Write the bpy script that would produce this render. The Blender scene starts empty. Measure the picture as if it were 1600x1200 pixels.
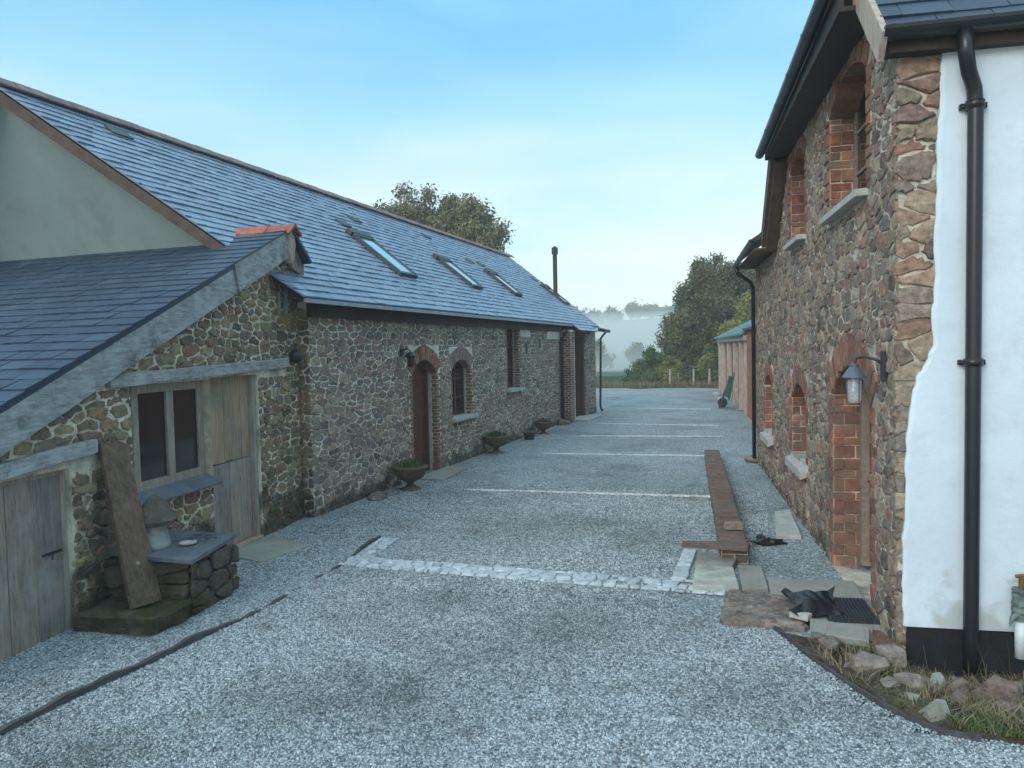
import bpy, math, random
import numpy as np
from mathutils import Vector, Matrix
random.seed(7); RNG = np.random.default_rng(7)
S = bpy.context.scene
COL = S.collection
# ------------------------------------------------------------------ camera, world, sun, exposure
def cam_axes(yaw=18.4, pitch=2.6, roll=1.2):
    y, p, r = map(math.radians, (yaw, pitch, roll))
    fw = Vector((-math.sin(y)*math.cos(p), math.cos(y)*math.cos(p), -math.sin(p)))
    rt = Vector((math.cos(y), math.sin(y), 0)); up = rt.cross(fw)
    return rt*math.cos(r)-up*math.sin(r), up*math.cos(r)+rt*math.sin(r), fw
cd = bpy.data.cameras.new('camera'); cam = bpy.data.objects.new('camera', cd); COL.objects.link(cam)
rt, up, fw = cam_axes()
cam.matrix_world = Matrix(((rt.x, up.x, -fw.x, 0), (rt.y, up.y, -fw.y, 0), (rt.z, up.z, -fw.z, 2.6), (0, 0, 0, 1)))
cd.sensor_width = 36; cd.lens = 27.0; cd.clip_start = .05; cd.clip_end = 4000
S.camera = cam
SUN_EL, SUN_AZ = math.radians(28), math.radians(200)
W = bpy.data.worlds.new('World'); S.world = W; W.use_nodes = True
nt = W.node_tree; nt.nodes.clear()
wo = nt.nodes.new('ShaderNodeOutputWorld'); bg = nt.nodes.new('ShaderNodeBackground')
sky = nt.nodes.new('ShaderNodeTexSky'); sky.sky_type = 'NISHITA'; sky.sun_disc = False
sky.sun_elevation = SUN_EL; sky.sun_rotation = SUN_AZ; sky.dust_density = 1.0; sky.air_density = 1.0
tc = nt.nodes.new('ShaderNodeTexCoord'); sep = nt.nodes.new('ShaderNodeSeparateXYZ')
nt.links.new(tc.outputs['Generated'], sep.inputs[0])
# height above the horizon, bent by soft noise so the thin cloud bands wander
mp = nt.nodes.new('ShaderNodeMapping'); mp.inputs['Scale'].default_value = (1.2, 1.2, 5.0); mp.inputs['Rotation'].default_value = (0, .12, 0)
nz = nt.nodes.new('ShaderNodeTexNoise'); nz.inputs['Scale'].default_value = 1.6; nz.inputs['Detail'].default_value = 4
nt.links.new(tc.outputs['Generated'], mp.inputs[0]); nt.links.new(mp.outputs[0], nz.inputs['Vector'])
ma = nt.nodes.new('ShaderNodeMath'); ma.operation = 'MULTIPLY_ADD'; ma.inputs[1].default_value = .34; ma.inputs[2].default_value = -.17
nt.links.new(nz.outputs['Fac'], ma.inputs[0])
ad = nt.nodes.new('ShaderNodeMath'); ad.operation = 'ADD'
nt.links.new(sep.outputs['Z'], ad.inputs[0]); nt.links.new(ma.outputs[0], ad.inputs[1])
rp = nt.nodes.new('ShaderNodeValToRGB'); nt.links.new(ad.outputs[0], rp.inputs[0])
def setramp(rn, stops):
    cr = rn.color_ramp
    while len(cr.elements) > 1: cr.elements.remove(cr.elements[-1])
    cr.elements[0].position = stops[0][0]; cr.elements[0].color = (*stops[0][1], 1)
    for p, c in stops[1:]:
        e = cr.elements.new(p); e.color = (*c, 1)
setramp(rp, [(0.0, (4.9, 4.8, 4.6)), (.07, (4.4, 4.55, 4.5)), (.17, (3.4, 4.25, 4.6)), (.27, (1.85, 3.6, 4.4)), (.42, (.85, 2.7, 4.15)), (.62, (2.8, 4.9, 6.2)), (1.0, (5.6, 7.2, 7.8))])
mx = nt.nodes.new('ShaderNodeMixRGB'); mx.inputs[0].default_value = .8
nt.links.new(sky.outputs[0], mx.inputs[1]); nt.links.new(rp.outputs[0], mx.inputs[2])
nt.links.new(mx.outputs[0], bg.inputs['Color']); bg.inputs['Strength'].default_value = .12
nt.links.new(bg.outputs[0], wo.inputs[0])
sl = bpy.data.lights.new('sun', 'SUN'); sl.energy = .9; sl.angle = math.radians(30); sl.color = (1, .97, .93)
so = bpy.data.objects.new('sun', sl); COL.objects.link(so)
sd = Vector((math.cos(SUN_EL)*math.sin(SUN_AZ), math.cos(SUN_EL)*math.cos(SUN_AZ), math.sin(SUN_EL)))
so.rotation_euler = sd.to_track_quat('Z', 'Y').to_euler()
S.view_settings.view_transform = 'Standard'; S.view_settings.look = 'None'
S.view_settings.exposure = 1.02; S.view_settings.gamma = 1
S.render.engine = 'CYCLES'
S.cycles.volume_bounces = 2; S.cycles.max_bounces = 6

# ------------------------------------------------------------------ materials
def mat(name, cols, rough=.85, nscale=6, namt=.35, bscale=40, bstr=.3, bdist=.01, stretch=(1, 1, 1), spec=.3,
        metallic=0, moss=None, patches=None, hue=None):
    m = bpy.data.materials.new(name); m.use_nodes = True; t = m.node_tree; b = t.nodes['Principled BSDF']
    N = t.nodes.new; L = t.links.new
    tcn = N('ShaderNodeTexCoord'); mpn = N('ShaderNodeMapping'); mpn.inputs['Scale'].default_value = stretch
    L(tcn.outputs['Object'], mpn.inputs[0])
    at = N('ShaderNodeAttribute'); at.attribute_name = 'rnd'
    if len(cols) > 1:
        r = N('ShaderNodeValToRGB'); n = len(cols)
        setramp(r, [(i/(n-1), c) for i, c in enumerate(cols)]); L(at.outputs['Fac'], r.inputs[0]); base = r.outputs[0]
    else:
        r = N('ShaderNodeRGB'); r.outputs[0].default_value = (*cols[0], 1); base = r.outputs[0]
    n1 = N('ShaderNodeTexNoise'); n1.inputs['Scale'].default_value = nscale; n1.inputs['Detail'].default_value = 6; n1.inputs['Roughness'].default_value = .65
    L(mpn.outputs[0], n1.inputs['Vector'])
    mr = N('ShaderNodeMapRange'); mr.inputs[1].default_value = .3; mr.inputs[2].default_value = .7
    mr.inputs[3].default_value = 1-namt; mr.inputs[4].default_value = 1+namt
    L(n1.outputs['Fac'], mr.inputs[0])
    hs = N('ShaderNodeHueSaturation'); L(base, hs.inputs['Color']); L(mr.outputs[0], hs.inputs['Value'])
    out = hs.outputs[0]
    if patches:   # irregular blotches of another colour: (colour, scale, low, high)
        for pc, ps, lo, hi in patches:
            n2 = N('ShaderNodeTexNoise'); n2.inputs['Scale'].default_value = ps; n2.inputs['Detail'].default_value = 7; n2.inputs['Roughness'].default_value = .7
            L(tcn.outputs['Object'], n2.inputs['Vector'])
            m2 = N('ShaderNodeMapRange'); m2.inputs[1].default_value = lo; m2.inputs[2].default_value = hi; L(n2.outputs['Fac'], m2.inputs[0])
            mm = N('ShaderNodeMixRGB'); L(m2.outputs[0], mm.inputs[0]); L(out, mm.inputs[1]); mm.inputs[2].default_value = (*pc, 1); out = mm.outputs[0]
    if moss:      # moss and splashed soil near the foot of the wall: (colour, height)
        geo = N('ShaderNodeNewGeometry'); sp = N('ShaderNodeSeparateXYZ'); L(geo.outputs['Position'], sp.inputs[0])
        n3 = N('ShaderNodeTexNoise'); n3.inputs['Scale'].default_value = 3.5; n3.inputs['Detail'].default_value = 6; L(tcn.outputs['Object'], n3.inputs['Vector'])
        q = N('ShaderNodeMath'); q.operation = 'MULTIPLY_ADD'; q.inputs[1].default_value = -1.6; L(n3.outputs['Fac'], q.inputs[0]); L(sp.outputs['Z'], q.inputs[2])
        m3 = N('ShaderNodeMapRange'); m3.inputs[1].default_value = -.8+moss[1]; m3.inputs[2].default_value = -1.0+moss[1]; L(q.outputs[0], m3.inputs[0])
        m3.inputs[4].default_value = .8
        mm = N('ShaderNodeMixRGB'); L(m3.outputs[0], mm.inputs[0]); L(out, mm.inputs[1]); mm.inputs[2].default_value = (*moss[0], 1); out = mm.outputs[0]
    L(out, b.inputs['Base Color'])
    b.inputs['Roughness'].default_value = rough; b.inputs['Specular IOR Level'].default_value = spec; b.inputs['Metallic'].default_value = metallic
    if bstr:
        n4 = N('ShaderNodeTexNoise'); n4.inputs['Scale'].default_value = bscale; n4.inputs['Detail'].default_value = 5; n4.inputs['Roughness'].default_value = .7
        L(mpn.outputs[0], n4.inputs['Vector'])
        bm_ = N('ShaderNodeBump'); bm_.inputs['Strength'].default_value = bstr; bm_.inputs['Distance'].default_value = bdist
        L(n4.outputs['Fac'], bm_.inputs['Height']); L(bm_.outputs[0], b.inputs['Normal'])
    return m
MOSS = (.045, .042, .02)
M = {}
M['stone_barn'] = mat('barn_stone', [(.13, .105, .085), (.30, .24, .175), (.22, .185, .145), (.39, .315, .225), (.26, .165, .13), (.18, .155, .14), (.33, .265, .20)], nscale=14, namt=.5, patches=[((.42, .41, .37), 11, .58, .74), ((.06, .055, .045), 4, .60, .75)], bscale=24, bstr=.8, bdist=.02, moss=((.05, .05, .03), .25))
M['mortar_barn'] = mat('barn_mortar', [(.78, .72, .60)], nscale=5, namt=.25, bscale=50, bstr=.8, bdist=.02, patches=[((.38, .34, .28), 1.1, .48, .70)], moss=((.07, .065, .045), .3))
M['stone_lodge'] = mat('lodge_stone', [(.115, .085, .07), (.28, .205, .145), (.21, .165, .125), (.37, .285, .20), (.27, .15, .11), (.17, .14, .125), (.30, .225, .165)], nscale=14, namt=.5, patches=[((.40, .36, .29), 10, .58, .74), ((.06, .05, .04), 4, .58, .75)], bscale=24, bstr=.9, bdist=.02, moss=(MOSS, .15))
M['mortar_lodge'] = mat('lodge_mortar', [(.60, .53, .43)], nscale=6, namt=.35, bscale=40, bstr=.9, bdist=.02, patches=[((.20, .17, .13), 1.6, .47, .68)])
M['stone_lean'] = mat('workshop_stone', [(.10, .08, .062), (.25, .185, .12), (.18, .145, .105), (.33, .25, .145), (.25, .14, .10), (.14, .125, .115)], nscale=13, namt=.5, bscale=24, bstr=.9, bdist=.02, patches=[((.42, .38, .30), 10, .60, .76), ((.055, .045, .035), 1.1, .56, .7)], moss=(MOSS, .55))
M['mortar_lean'] = mat('workshop_mortar', [(.70, .63, .50)], nscale=6, namt=.35, bscale=45, bstr=.9, bdist=.02, patches=[((.17, .14, .10), 1.2, .5, .68)], moss=(MOSS, .55))
M['brick'] = mat('red_brick', [(.24, .09, .06), (.32, .135, .09), (.18, .08, .055), (.36, .19, .13), (.26, .105, .075)], nscale=9, namt=.45, bscale=35, bstr=.9, bdist=.015, patches=[((.14, .105, .08), 1.6, .46, .68), ((.30, .25, .20), 5, .62, .75)])
M['brickdull'] = mat('dirty_brown_brick', [(.16, .085, .065), (.22, .12, .09), (.12, .08, .065), (.24, .15, .12)], nscale=9, namt=.45, bscale=35, bstr=.9, bdist=.015, patches=[((.13, .105, .085), 1.9, .42, .62), ((.28, .25, .22), 5, .62, .75)])
M['brickpale'] = mat('pale_pink_brick', [(.26, .16, .14), (.32, .20, .18), (.22, .14, .12)], nscale=12, bscale=50, bstr=.5)
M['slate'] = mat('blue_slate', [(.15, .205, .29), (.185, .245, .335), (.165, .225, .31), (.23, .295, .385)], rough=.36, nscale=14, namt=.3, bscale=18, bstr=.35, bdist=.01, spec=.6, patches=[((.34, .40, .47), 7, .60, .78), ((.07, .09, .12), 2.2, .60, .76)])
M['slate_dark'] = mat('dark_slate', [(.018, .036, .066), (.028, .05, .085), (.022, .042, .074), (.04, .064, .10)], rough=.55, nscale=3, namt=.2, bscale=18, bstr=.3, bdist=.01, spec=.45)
M['under'] = mat('roof_underlay', [(.02, .02, .022)], bstr=0)
M['tile_red'] = mat('terracotta', [(.36, .11, .08), (.42, .14, .10), (.3, .1, .07)], nscale=8, bscale=40, bstr=.3)
M['tile_brown'] = mat('weathered_ridge_tile', [(.22, .14, .13), (.28, .19, .17), (.18, .13, .13)], nscale=8, bscale=40, bstr=.3)
M['render_cream'] = mat('cream_render', [(.24, .305, .285)], nscale=2, namt=.07, bscale=60, bstr=.5, bdist=.01, stretch=(1, 1, .35), patches=[((.18, .22, .20), 1.4, .52, .8)])
M['render_white'] = mat('white_render', [(.60, .675, .72)], nscale=1.6, namt=.08, bscale=14, bstr=.3, bdist=.02, patches=[((.50, .55, .57), 2.2, .54, .8), ((.3, .3, .27), 9.0, .72, .82)], moss=((.40, .42, .40), .5))
M['tar'] = mat('black_plinth_paint', [(.012, .012, .014)], rough=.7, nscale=8, bscale=40, bstr=.5)
M['oldwood'] = mat('silver_weathered_timber', [(.30, .31, .31)], nscale=5, namt=.45, bscale=22, bstr=.9, bdist=.008, stretch=(6, .8, 6), patches=[((.46, .48, .49), 3, .5, .75), ((.09, .08, .07), 2.1, .56, .74)])
M['doorwood'] = mat('weathered_plank_wood', [(.24, .20, .165), (.31, .255, .205), (.20, .175, .15)], nscale=5, namt=.4, bscale=25, bstr=.6, bdist=.005, stretch=(6, 6, .6), patches=[((.34, .33, .315), 1.6, .5, .75)])
M['oakwood'] = mat('tan_plank_wood', [(.36, .25, .16), (.42, .30, .20), (.31, .225, .15)], nscale=5, namt=.35, bscale=25, bstr=.6, bdist=.005, stretch=(6, 6, .6), patches=[((.17, .16, .15), 1.4, .5, .72)])
M['plankwood'] = mat('old_brown_plank', [(.13, .085, .062)], nscale=6, namt=.45, bscale=25, bstr=.9, bdist=.006, stretch=(5, 5, .7), patches=[((.22, .16, .12), 2.5, .5, .72), ((.045, .032, .028), 1.8, .54, .7)])
M['brownwood'] = mat('stained_brown_wood', [(.12, .045, .03)], rough=.5, nscale=6, namt=.3, bscale=25, bstr=.3, stretch=(6, 6, .6))
M['darkwood'] = mat('dark_stained_timber', [(.04, .028, .022)], rough=.6, nscale=6, namt=.3, bstr=.3, stretch=(3, 1, 3))
M['fascia'] = mat('pale_timber_fascia', [(.25, .20, .16)], nscale=6, namt=.3, bstr=.4, stretch=(3, 1, 3))
M['soffit'] = mat('brown_soffit', [(.10, .07, .055)], nscale=6, namt=.3, bstr=.4)
M['black'] = mat('black_gutter_plastic', [(.012, .013, .015)], rough=.32, namt=.2, bstr=.05, spec=.5)
M['iron'] = mat('dark_iron', [(.03, .03, .035)], rough=.5, namt=.3, bstr=.3, spec=.5)
M['lead'] = mat('lead_flashing', [(.26, .30, .33)], rough=.45, nscale=4, namt=.25, bscale=10, bstr=.4, bdist=.02, spec=.5)
M['flue'] = mat('brown_flue_pipe', [(.06, .035, .03)], rough=.5, bstr=.1)
M['palestone'] = mat('pale_sill_stone', [(.42, .41, .37)], nscale=8, namt=.25, bscale=40, bstr=.5)
M['concrete'] = mat('grey_concrete', [(.30, .29, .25)], nscale=5, namt=.22, bscale=60, bstr=.4, patches=[((.19, .18, .14), 2.5, .5, .72)])
M['slabslate'] = mat('slate_slab', [(.11, .125, .15)], rough=.55, nscale=5, namt=.3, bscale=30, bstr=.5, patches=[((.20, .20, .19), 3, .55, .75)])
M['mossrock'] = mat('mossy_stone', [(.085, .068, .05), (.12, .095, .07), (.07, .055, .035), (.10, .09, .075)], nscale=6, namt=.5, bscale=25, bstr=1, bdist=.03, patches=[((.05, .045, .012), 2.4, .48, .64), ((.26, .26, .24), 4, .66, .75)])
M['rock'] = mat('reddish_rubble', [(.19, .13, .105), (.27, .215, .18), (.15, .13, .115)], nscale=11, namt=.5, bscale=14, bstr=1, bdist=.05, patches=[((.36, .33, .30), 8, .56, .72), ((.07, .06, .045), 5, .56, .74)])
M['terra'] = mat('urn_glaze', [(.11, .085, .05)], nscale=9, namt=.5, bscale=30, bstr=.5, patches=[((.20, .12, .07), 5, .5, .7)])
M['soil'] = mat('brown_soil', [(.085, .062, .045)], nscale=9, namt=.5, bscale=30, bstr=1, bdist=.04, patches=[((.13, .12, .06), 2.5, .5, .7)])
M['fabricblack'] = mat('black_plastic_sheet', [(.012, .012, .016)], rough=.4, bscale=12, bstr=.5, bdist=.02, spec=.5)
M['rubber'] = mat('ribbed_rubber', [(.03, .035, .042)], rough=.6, bstr=.2)
M['greenplastic'] = mat('green_plastic', [(.03, .09, .07)], rough=.4, bstr=.1)
M['sheeting'] = mat('teal_corrugated_sheet', [(.12, .24, .24)], rough=.5, nscale=4, namt=.3, bstr=.2)
M['sheetpurple'] = mat('purple_grey_sheet', [(.19, .14, .18)], rough=.5, nscale=4, namt=.3, bstr=.2)
M['postwood'] = mat('pale_post_wood', [(.42, .33, .27)], nscale=6, bstr=.3, stretch=(4, 4, .6))
M['shedbrick'] = mat('shed_brick', [(.30, .105, .065), (.36, .15, .095), (.24, .10, .07)], nscale=10, bscale=40, bstr=.5, patches=[((.17, .13, .11), 1.3, .5, .7)])
M['bark'] = mat('bark', [(.08, .065, .05)], nscale=8, bscale=14, bstr=1, bdist=.05, stretch=(1, 1, .3))
M['lagging'] = mat('pipe_lagging', [(.16, .19, .18)], nscale=20, namt=.6, bscale=60, bstr=1)
M['brass'] = mat('old_brass', [(.16, .10, .035)], rough=.5, metallic=.3)
M['whitepipe'] = mat('white_pipe', [(.62, .68, .68)], rough=.5, namt=.15, bstr=.2)
M['sett'] = mat('pale_setts', [(.42, .46, .475), (.50, .54, .555), (.34, .38, .39)], nscale=12, namt=.3, bscale=60, bstr=.7)
M['pebble'] = mat('white_pebbles', [(.50, .52, .52), (.62, .64, .64), (.40, .42, .42)], nscale=12, namt=.2, bstr=.3)
M['edging'] = mat('dark_edging', [(.07, .065, .07)], rough=.7, nscale=5, namt=.4, bstr=.4, stretch=(3, 1, 3))
M['stonecap'] = mat('lichened_cap_stone', [(.12, .10, .08)], nscale=9, namt=.4, bscale=25, bstr=1, bdist=.02)
M['stonestem'] = mat('pale_stem_stone', [(.30, .33, .31)], nscale=9, namt=.3, bscale=25, bstr=.7)
def leafmat(name, cols):
    m = mat(name, cols, rough=.6, nscale=.6, namt=.25, bstr=0, spec=.25)
    return m
M['leaf_ash'] = leafmat('grey_green_leaves', [(.08, .085, .03), (.13, .13, .05), (.18, .17, .07), (.10, .10, .045)])
M['leaf_dark'] = leafmat('dark_leaves', [(.035, .045, .018), (.08, .088, .032), (.13, .13, .045), (.055, .06, .026)])
M['leaf_gold'] = leafmat('olive_gold_leaves', [(.12, .13, .03), (.20, .20, .05), (.25, .22, .06)])
M['leaf_green'] = leafmat('fresh_green_leaves', [(.04, .075, .025), (.08, .13, .045), (.12, .17, .065)])
M['drygrass'] = leafmat('dry_grass_blades', [(.17, .12, .06), (.30, .24, .13), (.10, .075, .045), (.12, .11, .05)])
M['greengrass'] = leafmat('green_grass_blades', [(.07, .10, .03), (.10, .14, .05), (.15, .15, .07)])
def glassmat(name, tint, rough=.05, alpha=1):
    m = bpy.data.materials.new(name); m.use_nodes = True; b = m.node_tree.nodes['Principled BSDF']
    b.inputs['Base Color'].default_value = (*tint, 1); b.inputs['Roughness'].default_value = rough; b.inputs['Specular IOR Level'].default_value = .7
    if alpha < 1: b.inputs['Alpha'].default_value = alpha
    return m
M['pane'] = glassmat('dark_window_glass', (.012, .013, .014), .08)
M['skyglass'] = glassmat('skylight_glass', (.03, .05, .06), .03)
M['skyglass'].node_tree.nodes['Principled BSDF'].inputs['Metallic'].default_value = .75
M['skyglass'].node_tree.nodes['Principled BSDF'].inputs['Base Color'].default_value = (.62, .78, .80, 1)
M['lampglass'] = glassmat('lantern_glass', (.55, .6, .6), .12, .38)
M['bulb'] = glassmat('white_bulb', (.8, .8, .78), .3)
def damp(t, out, g):       # damp, thin patches of the yard where the sub-base shows through
    N = t.nodes.new; L = t.links.new
    n = N('ShaderNodeTexNoise'); n.inputs['Scale'].default_value = 1.6; n.inputs['Detail'].default_value = 6; n.inputs['Roughness'].default_value = .65; L(g, n.inputs['Vector'])
    for (x, y, r, a) in ((-3.31, 4.87, .75, .55), (-1.65, 6.9, .85, .5), (-.1, 5.75, .7, .4), (-4.1, 3.65, .5, .55), (-3.45, 10.6, 1.3, .45), (-1.55, 10.6, 1.1, .35), (-2.7, 14.7, 1.5, .4), (-2.2, 6.0, .8, .35), (-3.6, 16.5, 1.4, .3), (-3.2, 21, 2, .3)):
        d = N('ShaderNodeVectorMath'); d.operation = 'DISTANCE'; L(g, d.inputs[0]); d.inputs[1].default_value = (x, y, 0)
        q = N('ShaderNodeMath'); q.operation = 'MULTIPLY_ADD'; L(n.outputs['Fac'], q.inputs[0]); q.inputs[1].default_value = -2.2*r; L(d.outputs['Value'], q.inputs[2])
        mr = N('ShaderNodeMapRange'); mr.inputs[1].default_value = .1*r; mr.inputs[2].default_value = -.9*r; mr.inputs[4].default_value = a; L(q.outputs[0], mr.inputs[0])
        mm = N('ShaderNodeMixRGB'); mm.blend_type = 'MULTIPLY'; L(mr.outputs[0], mm.inputs[0]); L(out, mm.inputs[1]); mm.inputs[2].default_value = (.36, .38, .34, 1); out = mm.outputs[0]
    return out
# gravel: one cell per stone chip, damp blotches, wheel-worn thin places
def gravelmat(name, patches):
    m = bpy.data.materials.new(name); m.use_nodes = True; t = m.node_tree; b = t.nodes['Principled BSDF']; N = t.nodes.new; L = t.links.new
    tcn = N('ShaderNodeTexCoord')
    v = N('ShaderNodeTexVoronoi'); v.inputs['Scale'].default_value = 52; L(tcn.outputs['Object'], v.inputs['Vector'])
    v.inputs['Randomness'].default_value = 1
    r = N('ShaderNodeValToRGB'); sx = N('ShaderNodeSeparateColor'); L(v.outputs['Color'], sx.inputs[0]); L(sx.outputs[0], r.inputs[0])
    setramp(r, [(0, (.10, .12, .13)), (.3, (.19, .22, .23)), (.65, (.31, .35, .36)), (.9, (.44, .48, .49)), (1, (.60, .64, .65))])
    out = r.outputs[0]
    for (pc, ps, lo, hi, mxv) in patches:
        n = N('ShaderNodeTexNoise'); n.inputs['Scale'].default_value = ps; n.inputs['Detail'].default_value = 5; n.inputs['Roughness'].default_value = .6
        L(tcn.outputs['Object'], n.inputs['Vector'])
        mr = N('ShaderNodeMapRange'); mr.inputs[1].default_value = lo; mr.inputs[2].default_value = hi; mr.inputs[4].default_value = mxv; L(n.outputs['Fac'], mr.inputs[0])
        mm = N('ShaderNodeMixRGB'); mm.blend_type = 'MULTIPLY'; L(mr.outputs[0], mm.inputs[0]); L(out, mm.inputs[1]); mm.inputs[2].default_value = (*pc, 1); out = mm.outputs[0]
    out = damp(t, out, tcn.outputs['Object']); L(out, b.inputs['Base Color']); b.inputs['Roughness'].default_value = .8; b.inputs['Specular IOR Level'].default_value = .35
    bm_ = N('ShaderNodeBump'); bm_.inputs['Strength'].default_value = 1; bm_.inputs['Distance'].default_value = .012; bm_.invert = True
    L(v.outputs['Distance'], bm_.inputs['Height']); L(bm_.outputs[0], b.inputs['Normal'])
    return m
M['gravel'] = gravelmat('grey_gravel', [((.45, .46, .45), .5, .5, .68, .65), ((.6, .58, .5), 1.7, .55, .75, .6), ((.5, .5, .5), 9, .5, .72, .7)])
M['chip'] = mat('gravel_chips', [(.08, .095, .10), (.19, .22, .23), (.32, .36, .375), (.45, .49, .505), (.62, .66, .675)], rough=.8, nscale=.55*1.0, namt=.0, bstr=0,
                patches=None)
def chip_patches(m):
    t = m.node_tree; b = t.nodes['Principled BSDF']; src = b.inputs['Base Color'].links[0].from_socket; N = t.nodes.new; L = t.links.new
    g = N('ShaderNodeTexCoord'); out = src
    for (pc, ps, lo, hi, mxv) in [((.45, .46, .45), .5, .5, .68, .65), ((.6, .58, .5), 1.7, .55, .75, .6), ((.5, .5, .5), 9, .5, .72, .7)]:
        n = N('ShaderNodeTexNoise'); n.inputs['Scale'].default_value = ps; n.inputs['Detail'].default_value = 5; n.inputs['Roughness'].default_value = .6
        L(g.outputs['Object'], n.inputs['Vector'])
        mr = N('ShaderNodeMapRange'); mr.inputs[1].default_value = lo; mr.inputs[2].default_value = hi; mr.inputs[4].default_value = mxv; L(n.outputs['Fac'], mr.inputs[0])
        mm = N('ShaderNodeMixRGB'); mm.blend_type = 'MULTIPLY'; L(mr.outputs[0], mm.inputs[0]); L(out, mm.inputs[1]); mm.inputs[2].default_value = (*pc, 1); out = mm.outputs[0]
    out = damp(t, out, g.outputs['Object']); L(out, b.inputs['Base Color'])
chip_patches(M['chip'])
M['field'] = mat('meadow', [(.065, .085, .04)], nscale=.12, namt=.35, bscale=3, bstr=.6, bdist=.1, patches=[((.12, .115, .06), .05, .5, .65)])

# ------------------------------------------------------------------ mesh helpers
class Fr:
    def __init__(s, o, a, b, c):
        s.o, s.a, s.b, s.c = map(lambda v: np.array(v, float), (o, a, b, c)); s.sg = 1 if np.dot(np.cross(s.a, s.b), s.c) > 0 else -1
    def __call__(s, a, b, c=0): return tuple(s.o+s.a*a+s.b*b+s.c*c)
class MB:
    def __init__(s): s.v = []; s.f = []; s.r = []
    def face(s, pts, rnd=.5, sg=1):
        i = len(s.v); s.v += pts; f = list(range(i, i+len(pts))); s.f.append(f if sg > 0 else f[::-1]); s.r.append(rnd)
    def box(s, fr, a0, a1, b0, b1, c0, c1, rnd=.5):
        i = len(s.v); s.v += [fr(a, b, c) for c in (c0, c1) for b in (b0, b1) for a in (a0, a1)]
        for f in ((4, 5, 7, 6), (1, 0, 2, 3), (0, 1, 5, 4), (3, 2, 6, 7), (2, 0, 4, 6), (1, 3, 7, 5)):
            f = [i+k for k in f]; s.f.append(f if fr.sg > 0 else f[::-1]); s.r.append(rnd)
    def prism(s, fr, poly, c0, c1, rnd=.5):
        n = len(poly); i = len(s.v); s.v += [fr(a, b, c0) for a, b in poly]+[fr(a, b, c1) for a, b in poly]
        area = sum(poly[k][0]*poly[(k+1) % n][1]-poly[(k+1) % n][0]*poly[k][1] for k in range(n))
        sg = fr.sg*(1 if area > 0 else -1)*(1 if c1 > c0 else -1)
        fs = [[i+n+k for k in range(n)], [i+k for k in range(n)][::-1]]+[[i+k, i+(k+1) % n, i+n+(k+1) % n, i+n+k] for k in range(n)]
        for f in fs: s.f.append(f if sg > 0 else f[::-1]); s.r.append(rnd)
    def tube(s, pts, rad, seg=10, caps=True, rnd=.5):
        if not hasattr(rad, '__len__'): rad = [rad]*len(pts)
        P = [Vector(p) for p in pts]; rings = []; side = None
        for k, p in enumerate(P):
            d = (P[min(k+1, len(P)-1)]-P[max(k-1, 0)]).normalized()
            if side is None: side = d.orthogonal().normalized()
            side = (side-d*side.dot(d)).normalized(); o = d.cross(side)
            i = len(s.v); s.v += [tuple(p+(side*math.cos(2*math.pi*j/seg)+o*math.sin(2*math.pi*j/seg))*rad[k]) for j in range(seg)]; rings.append(i)
        for a, b in zip(rings, rings[1:]):
            for j in range(seg): s.f.append([a+j, a+(j+1) % seg, b+(j+1) % seg, b+j]); s.r.append(rnd)
        if caps:
            s.f.append([rings[0]+j for j in range(seg)][::-1]); s.r.append(rnd); s.f.append([rings[-1]+j for j in range(seg)]); s.r.append(rnd)
    def lathe(s, c, prof, seg=20, rnd=.5, wob=0):
        rings = []
        for (r, z) in prof:
            i = len(s.v); s.v += [(c[0]+r*math.cos(2*math.pi*j/seg)*(1+wob*random.uniform(-1, 1)), c[1]+r*math.sin(2*math.pi*j/seg)*(1+wob*random.uniform(-1, 1)), c[2]+z) for j in range(seg)]; rings.append(i)
        for a, b in zip(rings, rings[1:]):
            for j in range(seg): s.f.append([a+j, a+(j+1) % seg, b+(j+1) % seg, b+j]); s.r.append(rnd)
        s.f.append([rings[-1]+j for j in range(seg)]); s.r.append(rnd); s.f.append([rings[0]+j for j in range(seg)][::-1]); s.r.append(rnd)
    def build(s, name, m, parent=None, smooth=False, bevel=0):
        me = bpy.data.meshes.new(name); off = np.zeros(3); p = parent
        while p is not None: off += np.array(p.location); p = p.parent
        v = (np.array(s.v)-off) if s.v else np.zeros((0, 3))
        me.from_pydata([tuple(x) for x in v], [], s.f); me.materials.append(m)
        at = me.attributes.new('rnd', 'FLOAT', 'FACE'); at.data.foreach_set('value', np.array(s.r, dtype=np.float32))
        if smooth: me.polygons.foreach_set('use_smooth', [True]*len(me.polygons))
        me.update()
        o = bpy.data.objects.new(name, me); COL.objects.link(o)
        if parent is not None: o.parent = parent
        if bevel:
            bv = o.modifiers.new('bevel', 'BEVEL'); bv.width = bevel; bv.segments = 2; bv.limit_method = 'ANGLE'
        return o
def tag(o, label=None, cat=None, group=None, kind=None):
    if label: o['label'] = label
    if cat: o['category'] = cat
    if group: o['group'] = group
    if kind: o['kind'] = kind
    return o
def thing(name, loc, label, cat, group=None):
    o = bpy.data.objects.new(name, None); o.location = loc; o.empty_display_size = .2; COL.objects.link(o); return tag(o, label, cat, group)
Z3 = (0, 0, 1)
WORLD = Fr((0, 0, 0), (1, 0, 0), (0, 1, 0), Z3)
def clip(poly, nx, ny, d):
    out = []; n = len(poly)
    for k in range(n):
        p, q = poly[k], poly[(k+1) % n]; fp = nx*p[0]+ny*p[1]-d; fq = nx*q[0]+ny*q[1]-d
        if fp <= 0: out.append(p)
        if fp*fq < 0: t = fp/(fp-fq); out.append((p[0]+(q[0]-p[0])*t, p[1]+(q[1]-p[1])*t))
    return out
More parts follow.
